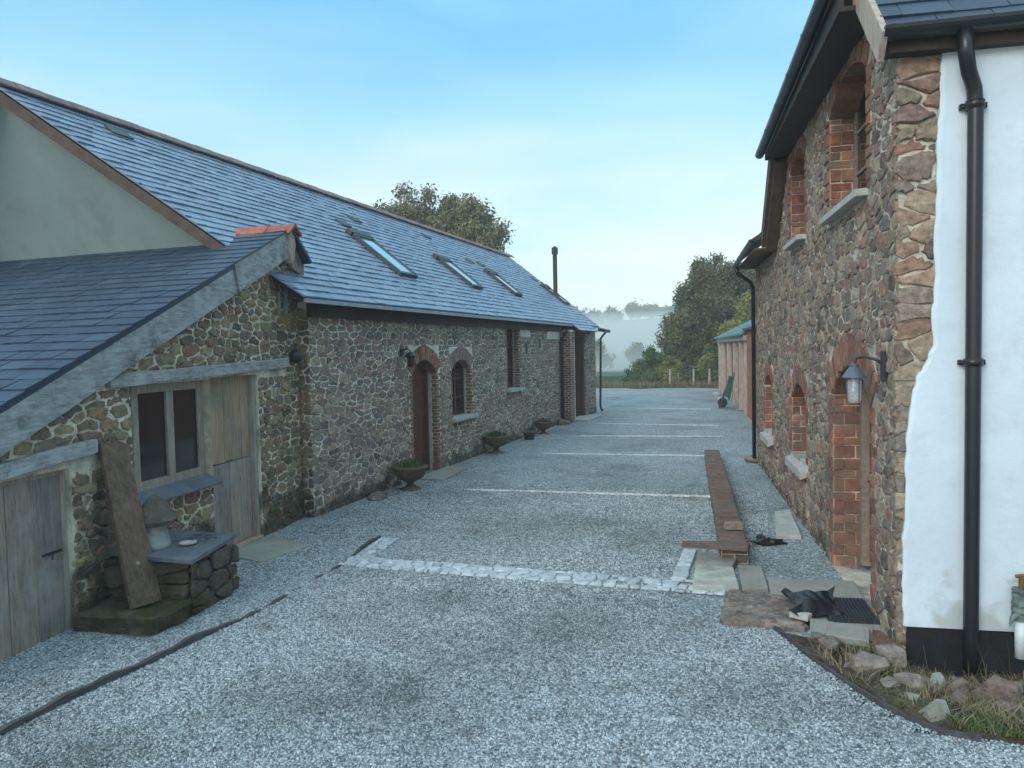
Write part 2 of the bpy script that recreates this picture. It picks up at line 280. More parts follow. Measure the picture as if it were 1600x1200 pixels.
def area(p): return .5*sum(p[k][0]*p[(k+1) % len(p)][1]-p[(k+1) % len(p)][0]*p[k][1] for k in range(len(p)))
def clipconvex(poly, cv):
    s = 1 if area(cv) > 0 else -1
    for k in range(len(cv)):
        p, q = cv[k], cv[(k+1) % len(cv)]; nx, ny = (q[1]-p[1])*s, -(q[0]-p[0])*s; l = math.hypot(nx, ny)
        if l < 1e-9: continue
        nx /= l; ny /= l
        poly = clip(poly, nx, ny, nx*p[0]+ny*p[1])
        if len(poly) < 3: return []
    return poly
# irregular rubble: cells of a weighted Voronoi diagram seeded in rough courses
def rubble(a0, a1, b0, b1, w, h, gap, outlines, holes=(), flat=1.45, jit=.24, big=.14):
    seeds = []; wt = []; z = b0-h
    while z < b1+h:
        hh = h*random.uniform(.55, 1.5); a = a0-w+random.uniform(0, w)
        while a < a1+w:
            ww = w*random.uniform(.4, 1.8); seeds.append((a+ww/2+random.uniform(-jit, jit)*w*.4, z+hh/2+random.uniform(-jit, jit)*hh)); a += ww
            wt.append(random.uniform(0, 1)*w*h*.12+(w*h*.5*random.random() if random.random() < big else 0))
        z += hh
    P = np.array(seeds)*[1, flat]; Wt = np.array(wt)*flat; res = []
    for i in range(len(P)):
        d = ((P-P[i])**2).sum(1); nb = np.argsort(d)[1:16]
        if d[nb[0]] < 1e-4: continue
        poly = [(P[i][0]-w*2, P[i][1]-w*2), (P[i][0]+w*2, P[i][1]-w*2), (P[i][0]+w*2, P[i][1]+w*2), (P[i][0]-w*2, P[i][1]+w*2)]
        g = gap*random.uniform(.3, 1.5)*.5
        for j in nb:
            nv = P[j]-P[i]; l = math.hypot(*nv); nx, ny = nv/l; m = (l*l+Wt[i]-Wt[j])/(2*l)-g
            poly = clip(poly, nx, ny, nx*P[i][0]+ny*P[i][1]+m)
            if len(poly) < 3: break
        if len(poly) < 3: continue
        poly = [(x, y/flat) for x, y in poly]
        done = []
        for ol in outlines:
            p2 = clipconvex(poly, ol)
            if len(p2) >= 3: done.append(p2)
        for p2 in done:
            cx = sum(p[0] for p in p2)/len(p2); cy = sum(p[1] for p in p2)/len(p2); ok = True
            for (ha0, ha1, hb0, hb1) in holes:
                ds = [(ha0-cx, (1, 0, ha0)), (cx-ha1, (-1, 0, -ha1)), (hb0-cy, (0, 1, hb0)), (cy-hb1, (0, -1, -hb1))]
                xs = [p[0] for p in p2]; ys = [p[1] for p in p2]
                if max(xs) <= ha0 or min(xs) >= ha1 or max(ys) <= hb0 or min(ys) >= hb1: continue
                dm = max(ds, key=lambda t: t[0])
                p2 = clip(p2, *dm[1])
                if len(p2) < 3: ok = False; break
                cx = sum(p[0] for p in p2)/len(p2); cy = sum(p[1] for p in p2)/len(p2)
            if ok and abs(area(p2)) > w*h*.08: res.append(p2)
    return res
def roundoff(poly, k=.27):
    out = []; n = len(poly)
    for i in range(n):
        p, q = poly[i], poly[(i+1) % n]; out += [(p[0]+(q[0]-p[0])*k, p[1]+(q[1]-p[1])*k), (p[0]+(q[0]-p[0])*(1-k), p[1]+(q[1]-p[1])*(1-k))]
    return out
def stones(mb, fr, polys, hmin=.008, hmax=.03, rnd=None, rounding=True, jag=.006, c0=0, inset=.82):
    for poly in polys:
        if rounding: poly = roundoff(poly, random.uniform(.08, .24))
        if area(poly) < 0: poly = poly[::-1]
        if rounding:
            q = []; m_n = len(poly); jj = jag*1.1
            for k in range(m_n):
                a, b = poly[k], poly[(k+1) % m_n]; q.append(a)
                if math.hypot(a[0]-b[0], a[1]-b[1]) > .045: q.append(((a[0]+b[0])/2+random.uniform(-jj, jj), (a[1]+b[1])/2+random.uniform(-jj, jj)))
            poly = q
        poly = [(x+random.uniform(-jag, jag), y+random.uniform(-jag, jag)) for x, y in poly]
        n = len(poly); cx = sum(p[0] for p in poly)/n; cy = sum(p[1] for p in poly)/n; h = random.uniform(hmin, hmax)
        tx, ty = random.uniform(-.05, .05), random.uniform(-.05, .05); r = random.random() if rnd is None else rnd()
        i = len(mb.v)
        mb.v += [fr(x, y, c0-.004) for x, y in poly]
        mb.v += [fr(cx+(x-cx)*.95, cy+(y-cy)*.95, c0+h*.7) for x, y in poly]
        mb.v += [fr(cx+(x-cx)*inset, cy+(y-cy)*inset, c0+h+tx*(x-cx)+ty*(y-cy)+random.uniform(-.003, .003)) for x, y in poly]
        mb.v.append(fr(cx, cy, c0+h*1.08))
        for k in range(n):
            k2 = (k+1) % n
            for f in ([i+k, i+k2, i+n+k2, i+n+k], [i+n+k, i+n+k2, i+2*n+k2, i+2*n+k], [i+2*n+k, i+2*n+k2, i+3*n]):
                mb.f.append(f if fr.sg > 0 else f[::-1]); mb.r.append(r)
def panel(mb, fr, a0, a1, b0, b1, holes, outlines, c=0, thick=.45):
    As = sorted({a0, a1}|{x for h in holes for x in h[:2]}); Bs = sorted({b0, b1}|{x for h in holes for x in h[2:]})
    for ia in range(len(As)-1):
        for ib in range(len(Bs)-1):
            x0, x1, y0, y1 = As[ia], As[ia+1], Bs[ib], Bs[ib+1]; cx, cy = (x0+x1)/2, (y0+y1)/2
            if any(h[0] < cx < h[1] and h[2] < cy < h[3] for h in holes): continue
            for ol in outlines:
                p = clipconvex([(x0, y0), (x1, y0), (x1, y1), (x0, y1)], ol)
                if len(p) >= 3 and abs(area(p)) > 1e-5: mb.face([fr(x, y, c) for x, y in p], .5, fr.sg*(1 if area(p) > 0 else -1)); mb.face([fr(x, y, c-thick) for x, y in p])
    for (h0, h1, g0, g1) in holes:
        for q in ([(h0, g0), (h0, g1)], [(h1, g0), (h1, g1)], [(h0, g1), (h1, g1)], [(h0, g0), (h1, g0)]):
            (x0, y0), (x1, y1) = q; mb.face([fr(x0, y0, c), fr(x1, y1, c), fr(x1, y1, c-thick), fr(x0, y0, c-thick)])
def archcurve(a0, a1, spring, rise, n=12, ext=0):
    w = (a1-a0)/2; R = (w*w+rise*rise)/(2*rise); cy = spring+rise-R; cx = (a0+a1)/2; th = math.asin(min(1, w/R)); R += ext
    return [(cx+R*math.sin(-th+2*th*k/n), cy+R*math.cos(-th+2*th*k/n)) for k in range(n+1)]
def arch(mbw, mbb, fr, a0, a1, spring, rise, ring=.25, depth=.4, nv=16, hmax=.02, c=0):
    top = spring+rise; cur = archcurve(a0, a1, spring, rise)
    for p, q in zip(cur, cur[1:]):       # spandrel filling inside the square-headed hole, plus the soffit of the arch
        mbw.face([fr(*p, c), fr(*q, c), fr(q[0], top, c), fr(p[0], top, c)], .5, fr.sg)
        mbb.face([fr(*p, c), fr(*q, c), fr(*q, c-depth), fr(*p, c-depth)], random.random())
    inn = archcurve(a0, a1, spring, rise, nv); out = archcurve(a0, a1, spring, rise, nv, ring); ps = []
    for k in range(nv):
        sh = .04; a, b, cc, d = inn[k], inn[k+1], out[k+1], out[k]
        L_ = lambda p, q, t: (p[0]+(q[0]-p[0])*t, p[1]+(q[1]-p[1])*t)
        ps.append([L_(a, b, sh), L_(a, b, 1-sh), L_(d, cc, 1-sh), L_(d, cc, sh)])
    stones(mbb, fr, ps, .01, hmax, rounding=False, jag=.003, c0=c, inset=.92)
def jamb(mbb, fr, a, side, b0, b1, ch=.075, lens=(.11, .22), depth=.4, hmax=.018, c=0, reveal=True, rlen=.2):
    b = b0; k = 0
    fr2 = Fr(fr(a, 0, c), fr.c*-1, fr.b, fr.a*-side)
    ps = []; pr = []
    while b < b1-.03:
        h = ch*random.uniform(*((.85, 1.2) if ch < .1 else (.55, 1.4))); h = min(h, b1-b); l = lens[k % 2]*random.uniform(.8, 1.15)
        x0, x1 = (a, a+side*l); x0, x1 = min(x0, x1), max(x0, x1)
        ps.append([(x0, b+.006), (x1, b+.006), (x1, b+h-.006), (x0, b+h-.006)])
        if reveal:
            d = 0.; first = rlen*(.5 if k % 2 else 1)
            while d < depth-.02:
                e = min(depth, d+first); pr.append([(d+.005, b+.006), (e-.005, b+.006), (e-.005, b+h-.006), (d+.005, b+h-.006)]); d = e; first = rlen
        b += h; k += 1
    stones(mbb, fr, ps, .008, hmax, rounding=False, jag=.004, c0=c, inset=.9)
    if reveal: stones(mbb, fr2, pr, .006, hmax, rounding=False, jag=.004, inset=.9)
def slates(mb, fr, outline, expo=.2, width=.26, lift=.014, skip=()):
    b0 = min(p[1] for p in outline); b1 = max(p[1] for p in outline); a0 = min(p[0] for p in outline); a1 = max(p[0] for p in outline)
    b = b0; r = 0
    while b < b1:
        a = a0-width*(.5 if r % 2 else 0)-random.uniform(0, .02)
        while a < a1:
            ww = width*random.uniform(.93, 1.07); g = .003
            low = b-random.uniform(0, .006)
            p = clipconvex([(a+g, low), (a+ww-g, low+random.uniform(-.004, .004)), (a+ww-g, b+expo+.02), (a+g, b+expo+.02)], outline)
            if len(p) >= 3 and area(p) > 1e-4 and not any(s[0] < a+ww/2 < s[1] and s[2] < b+expo/2 < s[3] for s in skip):
                l2 = lift*random.uniform(.7, 1.5); tl = random.uniform(-.004, .004)
                z = lambda x, y: .004+l2*(1-(y-b)/(expo+.02))+tl*(x-a)/ww
                rn = random.random(); i = len(mb.v); n = len(p)
                mb.v += [fr(x, y, z(x, y)+.006) for x, y in p]+[fr(x, y, 0) for x, y in p]
                for f in [[i+k for k in range(n)]]+[[i+n+k, i+n+(k+1) % n, i+(k+1) % n, i+k] for k in range(n)]:
                    mb.f.append(f if fr.sg > 0 else f[::-1]); mb.r.append(rn)
            a += ww
        b += expo; r += 1
def blob(mb, c, r, seg=9, rings=6, jag=.18, rot=0, rnd=None):
    rn = random.random() if rnd is None else rnd; i0 = len(mb.v); ph = [random.uniform(0, 6.28) for _ in range(4)]
    cs, sn = math.cos(rot), math.sin(rot)
    for k in range(rings+1):
        th = math.pi*k/rings
        for j in range(seg):
            f = 2*math.pi*j/seg; q = 1+jag*(math.sin(2*f+ph[0])*.5+math.sin(3*f+ph[1]+th*2)*.35)+random.uniform(-jag, jag)*.5
            x, y, z = r[0]*q*math.sin(th)*math.cos(f), r[1]*q*math.sin(th)*math.sin(f), r[2]*q*math.cos(th)
            mb.v.append((c[0]+x*cs-y*sn, c[1]+x*sn+y*cs, c[2]+z))
    for k in range(rings):
        for j in range(seg):
            a = i0+k*seg+j; b = i0+k*seg+(j+1) % seg; mb.f.append([a, a+seg, b+seg, b]); mb.r.append(rn)
def bulk(name, V, F, R, m, parent=None):     # numpy mesh, all faces same size
    me = bpy.data.meshes.new(name); nv = len(V); nf, k = F.shape
    if parent is not None:
        off = np.zeros(3); p = parent
        while p is not None: off += np.array(p.location); p = p.parent
        V = V-off
    me.vertices.add(nv); me.vertices.foreach_set('co', V.astype(np.float32).ravel())
    me.loops.add(nf*k); me.loops.foreach_set('vertex_index', F.astype(np.int32).ravel())
    me.polygons.add(nf); me.polygons.foreach_set('loop_start', np.arange(0, nf*k, k, dtype=np.int32))
    at = me.attributes.new('rnd', 'FLOAT', 'FACE'); at.data.foreach_set('value', R.astype(np.float32))
    me.materials.append(m); me.update(calc_edges=True)
    o = bpy.data.objects.new(name, me); COL.objects.link(o)
    if parent is not None: o.parent = parent
    return o

# ------------------------------------------------------------------ ground, gravel, valley
def terrain_z(x, y):
    z = np.where(y < 46, -.4, np.where(y < 48, -.4+.4*(y-46)/2, np.where(y < 150, -.02*np.clip(y-49, 0, 200), -2.0)))
    z = np.where(y > 170, -2.0+21*np.clip((y-170)/250, 0, 1)**1.15, z)
    z = np.where(y > 430, 19-np.clip((y-430)/400, 0, 1)*12, z)
    z = z+np.where(y > 60, np.sin(x*.03+y*.02)*.7+np.sin(x*.011-1)*1.6*np.clip((y-60)/200, 0, 1), 0)
    return z-.03
xs = np.concatenate([np.linspace(-470, -60, 42), np.linspace(-55, 45, 51), np.linspace(55, 470, 42)])
ys = np.concatenate([np.linspace(-45, 44, 12), np.linspace(46, 130, 85), np.linspace(135, 870, 80)])
X, Y = np.meshgrid(xs, ys); Zt = terrain_z(X, Y)
V = np.stack([X.ravel(), Y.ravel(), Zt.ravel()], 1); nx_ = len(xs)
idx = np.arange(len(ys)*nx_).reshape(len(ys), nx_)
F = np.stack([idx[:-1, :-1].ravel(), idx[:-1, 1:].ravel(), idx[1:, 1:].ravel(), idx[1:, :-1].ravel()], 1)
g = bulk('ground', V, F, np.full(len(F), .5), M['field']); tag(g, kind='structure')
# gravel yard: gently uneven sheet
xs = np.linspace(-16, 8, 150); ys = np.concatenate([np.linspace(-4, 14, 110), np.linspace(14.4, 47.5, 70)])
X, Y = np.meshgrid(xs, ys); Zt = .006*np.sin(X*1.7+Y*.6)+.006*np.sin(Y*1.3-X*.8)
Zt += np.where(X < -5.1, .02*np.clip((-5.1-X)/.3, 0, 1), 0)
Yf = Y.copy(); far = ys > 40; Yf[far] += (.5*np.sin(X[far]*1.1)+.3*np.sin(X[far]*2.7))*((Y[far]-40)/7.5)
pts_ = [(.02, 7.35), (.35, 6.62), (.73, 5.93), (1.08, 5.60), (1.54, 5.55), (6, 5.3), (9, 5.2)]
Zt = np.where((Y > np.interp(X, [p[0] for p in pts_], [p[1] for p in pts_])+.1)&(Y < 9)&(X > .45)&((X > .95)|(Y < 7.0)), -.38, Zt)
V = np.stack([X.ravel(), Yf.ravel(), Zt.ravel()], 1); nx_ = len(xs)
idx = np.arange(len(ys)*nx_).reshape(len(ys), nx_)
F = np.stack([idx[:-1, :-1].ravel(), idx[:-1, 1:].ravel(), idx[1:, 1:].ravel(), idx[1:, :-1].ravel()], 1)
g = bulk('gravel_yard', V, F, np.full(len(F), .5), M['gravel']); tag(g, kind='structure')
for p in g.data.polygons: p.use_smooth = True
def inside_soil(x, y):
    pts = [(.02, 7.35), (.35, 6.62), (.73, 5.93), (1.08, 5.60), (1.54, 5.55), (6, 5.3)]
    yb = np.interp(x, [p[0] for p in pts], [p[1] for p in pts]); return (y > yb)&(x > .0)
def gravel_chips(n, y0, y1, smin, smax):
    y = RNG.uniform(y0, y1, n); x = RNG.uniform(-6.5, 2.4, n)
    keep = (~inside_soil(x, y-.03)) & ~((x > -5.42+0*y)&(x < .1)&(False))
    keep &= ~((x < -5.4)&(y > 5.5)&(y < 6.85))
    keep &= ~((x > -.9)&(y > 7.3)&(y < 9.9)&(x < 1))
    keep &= (x < 1.0-.1147*(y-7.1)-.02) | (y < 6.9)
    bnd = (y > 8.08)&(y < 8.56)&(x > -5.05)&(x < -.4); keep &= ~(bnd&(RNG.random(n) > .4)); bnd = (x > -5.2)&(x < -4.6)&(y > 8.5)&(y < 9.5); keep &= ~(bnd&(RNG.random(n) > .3))
    d = np.hypot(x, y); h = (x*-math.sin(math.radians(18.4))+y*math.cos(math.radians(18.4))); v = (x*math.cos(math.radians(18.4))+y*math.sin(math.radians(18.4)))/np.maximum(h, .1)
    keep &= (np.abs(v) < .74)
    x, y = x[keep], y[keep]; n = len(x)
    s = RNG.uniform(smin, smax, n)*.5
    base = np.array([(1, 0, 0), (-.5, .87, 0), (-.5, -.87, 0), (.45, .5, .8), (-.75, .1, .75), (.3, -.65, .7)])
    P = base[None]*(1+RNG.uniform(-.3, .3, (n, 6, 3))); P[:, :, 2] += RNG.uniform(-.25, .1, (n, 1)); P *= s[:, None, None]*np.stack([RNG.uniform(.8, 1.3, n), RNG.uniform(.7, 1.1, n), RNG.uniform(.6, 1.1, n)], 1)[:, None]
    a = RNG.uniform(0, 6.28, n); ca, sa = np.cos(a), np.sin(a)
    Xr = P[:, :, 0]*ca[:, None]-P[:, :, 1]*sa[:, None]; Yr = P[:, :, 0]*sa[:, None]+P[:, :, 1]*ca[:, None]
    zz = .006*np.sin(x*1.7+y*.6)+.006*np.sin(y*1.3-x*.8)+np.where(x < -5.1, .02*np.clip((-5.1-x)/.3, 0, 1), 0)
    V = np.stack([Xr+x[:, None], Yr+y[:, None], P[:, :, 2]+zz[:, None]], 2).reshape(-1, 3)
    tri = np.array([(3, 4, 5), (0, 1, 3), (1, 4, 3), (1, 2, 4), (2, 5, 4), (2, 0, 5), (0, 3, 5)])
    F = (np.arange(n)[:, None, None]*6+tri[None]).reshape(-1, 3)
    return V, F, np.repeat(RNG.random(n), 7)
parts = [gravel_chips(210000, 2.6, 7.5, .011, .025), gravel_chips(110000, 7.5, 14, .015, .030)]
o = 0; VV = []; FF = []; RR = []
for V, F, R in parts: VV.append(V); FF.append(F+o); RR.append(R); o += len(V)
g = bulk('gravel_chips', np.concatenate(VV), np.concatenate(FF), np.concatenate(RR), M['chip'])
tag(g, 'loose pale grey gravel chips strewn over the yard surface', 'gravel', kind='stuff')
def soil_z(x, y):
    return .03-.17*np.clip((y-5.75-.35*np.clip(1.3-x, 0, 1))/1.0, 0, 1)*np.clip((x-.85)/.25, 0, 1)
# soil bank in front of the white wall
xs = np.linspace(-.05, 6, 90); ys = np.linspace(5.0, 9.0, 60); X, Y = np.meshgrid(xs, ys)
ins = inside_soil(X, Y); Zt = np.where(ins, soil_z(X, Y)+.03*np.sin(X*5+Y*3)*np.sin(Y*4-X)+.02*np.sin(X*13)*np.sin(Y*11), -.06)
V = np.stack([X.ravel(), Y.ravel(), Zt.ravel()], 1); nx_ = len(xs)
idx = np.arange(len(ys)*nx_).reshape(len(ys), nx_)
F = np.stack([idx[:-1, :-1].ravel(), idx[:-1, 1:].ravel(), idx[1:, 1:].ravel(), idx[1:, :-1].ravel()], 1)
keepf = ~((X[:-1, :-1] < 1.0)&(Y[:-1, :-1] > 7.05)).ravel()
g = bulk('soil_bank', V, F[keepf], np.full(int(keepf.sum()), .5), M['soil']); tag(g, kind='structure')
for p in g.data.polygons: p.use_smooth = True

# ------------------------------------------------------------------ long barn (left)
BW = Fr((-6.75, 0, 0), (0, 1, 0), Z3, (1, 0, 0))
BR = Fr((-6.4, 0, 3.42), (0, 1, 0), (-.782, 0, .6235), (.6235, 0, .782))
barn = thing('barn', (-6.75, 17, 0), 'long rubble stone barn with blue slate roof and skylights', 'barn')
bdoor = (13.95, 15.15, 0, 2.42); bw1 = (16.0, 17.15, 1.07, 2.38); bw2 = (19.9, 20.95, 1.5, 3.22)
w_ = MB(); holes = [bdoor, bw1, bw2]; ol = [[(9.6, 0), (25.6, 0), (25.6, 3.4), (9.6, 3.4)]]
panel(w_, BW, 10.35, 25.6, -.1, 3.4, holes, [[(10.35, -.1), (25.6, -.1), (25.6, 3.4), (10.35, 3.4)]]); w_.face([BW(10.35, -.1, 0), BW(10.35, -.1, -.5), BW(10.35, 3.4, -.5), BW(10.35, 3.4, 0)])
bk = MB(); bks = {}
def BK(k): return bks.setdefault(k, MB())
arch(w_, BK('d'), BW, bdoor[0], bdoor[1], 2.12, .30, ring=.3, depth=.35, nv=15)
bkp = MB(); arch(w_, bkp, BW, bw1[0], bw1[1], 2.16, .22, ring=.3, depth=.35, nv=13)
jamb(BK('d'), BW, bdoor[0], -1, 0, 2.12); jamb(BK('d'), BW, bdoor[1], 1, 0, 2.12, rlen=.12, depth=.13)
jamb(BK('w1r'), BW, bw1[1], 1, 1.07, 2.16, depth=.13, rlen=.12); jamb(BK('w1l'), BW, bw1[0], -1, 1.07, 2.16, lens=(.06, .11), reveal=False)
jamb(BK('w2r'), BW, bw2[1], 1, 1.5, 3.2, depth=.14, rlen=.12, lens=(.08, .15)); jamb(BK('w2l'), BW, bw2[0], -1, 1.5, 3.2, lens=(.06, .11), reveal=False)
wall = w_.build('wall', M['mortar_barn'], barn)
st = MB(); stones(st, Fr(BW(10.35, 0, 0), (-1, 0, 0), Z3, (0, -1, 0)), rubble(0, .5, 0, 3.3, .2, .14, .03, [[(.0, 0), (.45, 0), (.45, 3.3), (.0, 3.3)]]), .01, .03); st.build('corner_stonework', M['stone_lean'], wall)
st = MB(); polys = rubble(10.35, 25.6, 0, 3.3, .225, .088, .028, [[(10.35, 0), (25.6, 0), (25.6, 3.2), (10.35, 3.2)]],
    [(bdoor[0]-.17, bdoor[1]+.17, -.1, 2.72), (bw1[0]-.1, bw1[1]+.16, .97, 2.68), (bw2[0]-.1, bw2[1]+.12, 1.4, 3.25), (24.0, 25.6, 2.9, 3.3), (21.1, 22.1, 2.95, 3.3)], flat=2.0, big=.3)
stones(st, BW, polys, .004, .022, jag=.011); st.build('rubble_stonework', M['stone_barn'], wall)
for q_ in bks.values(): q_.build('brick_surround', M['brick'], wall)
tag(bkp.build('brick_arch', M['brickpale'], wall), 'pale pink brick arch over the first window')
b_ = MB(); b_.box(BW, 10.3, 25.6, 3.16, 3.4, 0.005, .07); b_.build('wall_plate', M['darkwood'], barn)
# pale painted reveals
b_ = MB()
for h in (bdoor, bw1, bw2): b_ = MB(); b_.box(BW, h[1]-.012, h[1]+.0, h[2], min(h[3], h[3]-.2 if h is not bw2 else h[3]), -.4, -.14); b_.build('painted_reveal', M['palestone'], wall)
# door
d = MB()
for k in range(6): d.box(BW, bdoor[0]+.06+k*.178, bdoor[0]+.06+k*.178+.174, .03, 2.42, -.30, -.26)
for z in (.35, 1.2, 2.0): d.box(BW, bdoor[0]+.08, bdoor[1]-.06, z, z+.12, -.26, -.235)
dd = d.build('door', M['brownwood'], barn, bevel=.004); tag(dd, 'red brown stained plank door under a brick arch')
d = MB(); d.box(BW, bdoor[0], bdoor[0]+.06, 0, 2.42, -.32, -.2); d.box(BW, bdoor[1]-.075, bdoor[1]-.014, 0, 2.42, -.32, -.2); d.build('door_frame', M['brownwood'], dd)
d = MB(); d.tube([BW(bdoor[1]-.17, 1.05, -.235), BW(bdoor[1]-.17, 1.05, -.19), BW(bdoor[1]-.29, 1.05, -.19)], .012, 8); d.build('handle', M['iron'], dd)
def casement(fr, a0, a1, b0, b1, c, parent, fm, nv=2, fw_=.06, label=None, nh=0, name='window'):
    f = MB(); f.box(fr, a0, a0+fw_, b0, b1, c-.05, c); f.box(fr, a1-fw_, a1, b0, b1, c-.05, c); f.box(fr, a0+fw_, a1-fw_, b0, b0+fw_, c-.05, c-.002); f.box(fr, a0+fw_, a1-fw_, b1-fw_, b1, c-.05, c-.002)
    o = f.build(name, fm, parent, bevel=.004)
    if label: tag(o, label)
    for k in range(1, nv):
        m = MB(); x = a0+(a1-a0)*k/nv; m.box(fr, x-fw_*.6, x+fw_*.6, b0+fw_, b1-fw_, c-.045, c+.004); m.build('mullion', fm, o, bevel=.003)
    for k in range(1, nh+1):
        m = MB(); z = b0+(b1-b0)*k/(nh+1); m.box(fr, a0+fw_, a1-fw_, z-.014, z+.014, c-.04, c-.006); m.build('glazing_bar', fm, o)
    p = MB(); p.box(fr, a0+fw_*.5, a1-fw_*.5, b0+fw_*.5, b1-fw_*.5, c-.034, c-.026); p.build('pane', M['pane'], o)
    return o
def sill(fr, a0, a1, b, c0, c1, parent, m, t=.07, slope=.03):
    s = MB(); i = len(s.v)
    s.v += [fr(a, z, c) for a in (a0, a1) for (z, c) in ((b, c0), (b-slope, c1), (b-slope-t, c1), (b-t, c0))]
    for f in ((0, 1, 2, 3), (7, 6, 5, 4), (0, 4, 5, 1), (1, 5, 6, 2), (2, 6, 7, 3), (3, 7, 4, 0)): s.f.append(list(f)); s.r.append(.5)
    return s.build('sill', m, parent, bevel=.008)
for h, lb in ((bw1, 'brown timber window under the pale brick arch'), (bw2, 'tall narrow brown timber window under the eaves')):
    o_ = casement(BW, h[0]+.01, h[1]-.014, h[2], h[3], -.17, barn, M['brownwood'], 2, label=lb, nh=2)
    sill(BW, h[0]-.12, h[1]+.14, h[2]+.02, -.3, .14, o_, M['palestone'])
# small ventilation slots high in the wall
for y, z in ((21.6, 2.75), (23.0, 2.9)):
    s = MB(); s.box(BW, y, y+.14, z-.28, z, .002, .03); s.build('wall_slot', M['iron'], wall)
# far porch: brick pier, recessed door, stone cheek
p_ = MB(); p_.box(BW, 25.62, 26.15, -.05, 3.22, -.5, .38); pier = p_.build('porch_pier', M['mortar_barn'], barn)
s = MB(); PF = Fr(BW(25.62, 0, -.05), (1, 0, 0), Z3, (0, -1, 0)); ps = []; z = 0; k = 0
while z < 3.12:
    a = -.11*(k % 2)
    while a < .43: ps.append([(max(a, 0)+.005, z+.005), (min(a+.21, .43)-.005, z+.005), (min(a+.21, .43)-.005, z+.07), (max(a, 0)+.005, z+.07)]); a += .215
    z += .077; k += 1
ps = [p for p in ps if p[1][0]-p[0][0] > .03]
stones(s, PF, ps, .005, .014, rounding=False, jag=.002, inset=.93); stones(s, Fr(BW(25.62, 0, .38), (0, 1, 0), Z3, (1, 0, 0)), [[(x+.0, y) for x, y in p] for p in ps], .005, .014, rounding=False, jag=.002, inset=.93)
s.build('brickwork', M['brick'], pier)
p_ = MB(); p_.box(BW, 26.15, 29.4, -.05, 3.35, -1.25, -1.0); p_.build('porch_back_wall', M['mortar_barn'], barn)
p_ = MB(); p_.box(BW, 28.2, 29.9, -.05, 3.24, -.5, .3); chk = p_.build('porch_cheek', M['mortar_barn'], barn)
s = MB(); stones(s, Fr(BW(28.2, 0, -.5), (1, 0, 0), Z3, (0, -1, 0)), rubble(0, .8, 0, 3.2, .2, .13, .02, [[(0, 0), (.8, 0), (.8, 3.2), (0, 3.2)]]), .008, .02)
stones(s, Fr(BW(28.2, 0, .3), (0, 1, 0), Z3, (1, 0, 0)), rubble(0, 1.7, 0, 3.2, .22, .14, .02, [[(0, 0), (1.7, 0), (1.7, 3.2), (0, 3.2)]]), .008, .02); s.build('rubble_stonework', M['stone_barn'], chk)
d = MB(); d.box(BW, 28.05, 28.19, 0.02, 3.0, -.45, .24); tag(d.build('porch_frame', M['brownwood'], barn, bevel=.005), 'brown timber frame inside the far porch')
# far gable of the barn and cream gable facing the camera
RX, RZ = -10.2, 6.45
q = MB(); q.face([(-6.75, 30.0, -.1), (-13.6, 30.0, -.1), (-13.6, 30.0, 3.3), (RX, 30.0, RZ-.12), (-6.75, 30.0, 3.5)]); q.face([(-13.6, 9.6, -.1), (-13.6, 30, -.1), (-13.6, 30, 3.4), (-13.6, 9.6, 3.4)]); q.build('rear_walls', M['mortar_barn'], barn)
q = MB(); q.face([(-6.8, 9.72, 3.2), (-6.8, 9.72, 3.68), (RX, 8.12, RZ-.14), (-13.9, 9.72, 3.4), (-13.9, 9.72, 3.0)], .5)
q.face([(-6.8, 9.9, 3.2), (-13.9, 9.9, 3.0), (-13.9, 9.9, 3.4), (RX, 9.9, RZ-.14), (-6.8, 9.9, 3.68)], .5)
tag(q.build('cream_gable', M['render_cream'], barn), 'smooth cream rendered gable above the workshop roof')
# slates
SL = math.hypot(3.8, 3.03)
out = [(9.72, 0), (30.5, 0), (30.5, SL), (8.0, SL), (9.18, 1.3)]
skl = [(14.7, 15.55, 1.22, 2.66), (19.05, 19.85, 1.3, 2.57), (22.8, 23.55, 1.35, 2.48), (29.2, 29.95, 1.4, 2.5)]
s = MB(); slates(s, BR, [(8.0, SL), (9.18, 1.3), (9.72, 0), (30.5, 0), (30.5, SL)], .185, .28, lift=.019, skip=[(a+.05, b-.05, c+.02, d-.02) for a, b, c, d in skl])
slates(s, BR, [(25.95, -.36), (29.0, -.36), (29.0, 0.02), (25.95, 0.02)], .18, .28)
rf = s.build('roof', M['slate'], barn)
s = MB(); s.prism(BR, [(9.75, .02), (30.46, .02), (30.46, SL), (8.1, SL), (9.24, 1.3)], -.07, -.004); s.prism(BR, [(25.98, -.33), (28.97, -.33), (28.97, .02), (25.98, .02)], -.05, -.005)
BR2 = Fr((RX*2+6.4, 0, 3.42), (0, 1, 0), (.782, 0, .6235), (-.6235, 0, .782)); s.prism(BR2, [(8.5, 0), (30.46, 0), (30.46, SL), (8.5, SL)], -.07, .01)
s.build('roof_deck', M['under'], rf)
s = MB(); y = 7.9; r = 0
while y < 30.5:
    L_ = .46; prof = [(-.15, -.075), (-.02, .045), (.02, .045), (.15, -.075), (.13, -.095), (0, .015), (-.13, -.095)]
    lift = .006*(r % 2); rn = random.random(); fr = Fr((RX, y, RZ+.06+lift), (1, 0, 0), Z3, (0, 1, 0)); s.prism(fr, prof[:4]+prof[4:], 0, L_-.012, rn); y += L_; r += 1
s.build('ridge_tiles', M['tile_brown'], rf)
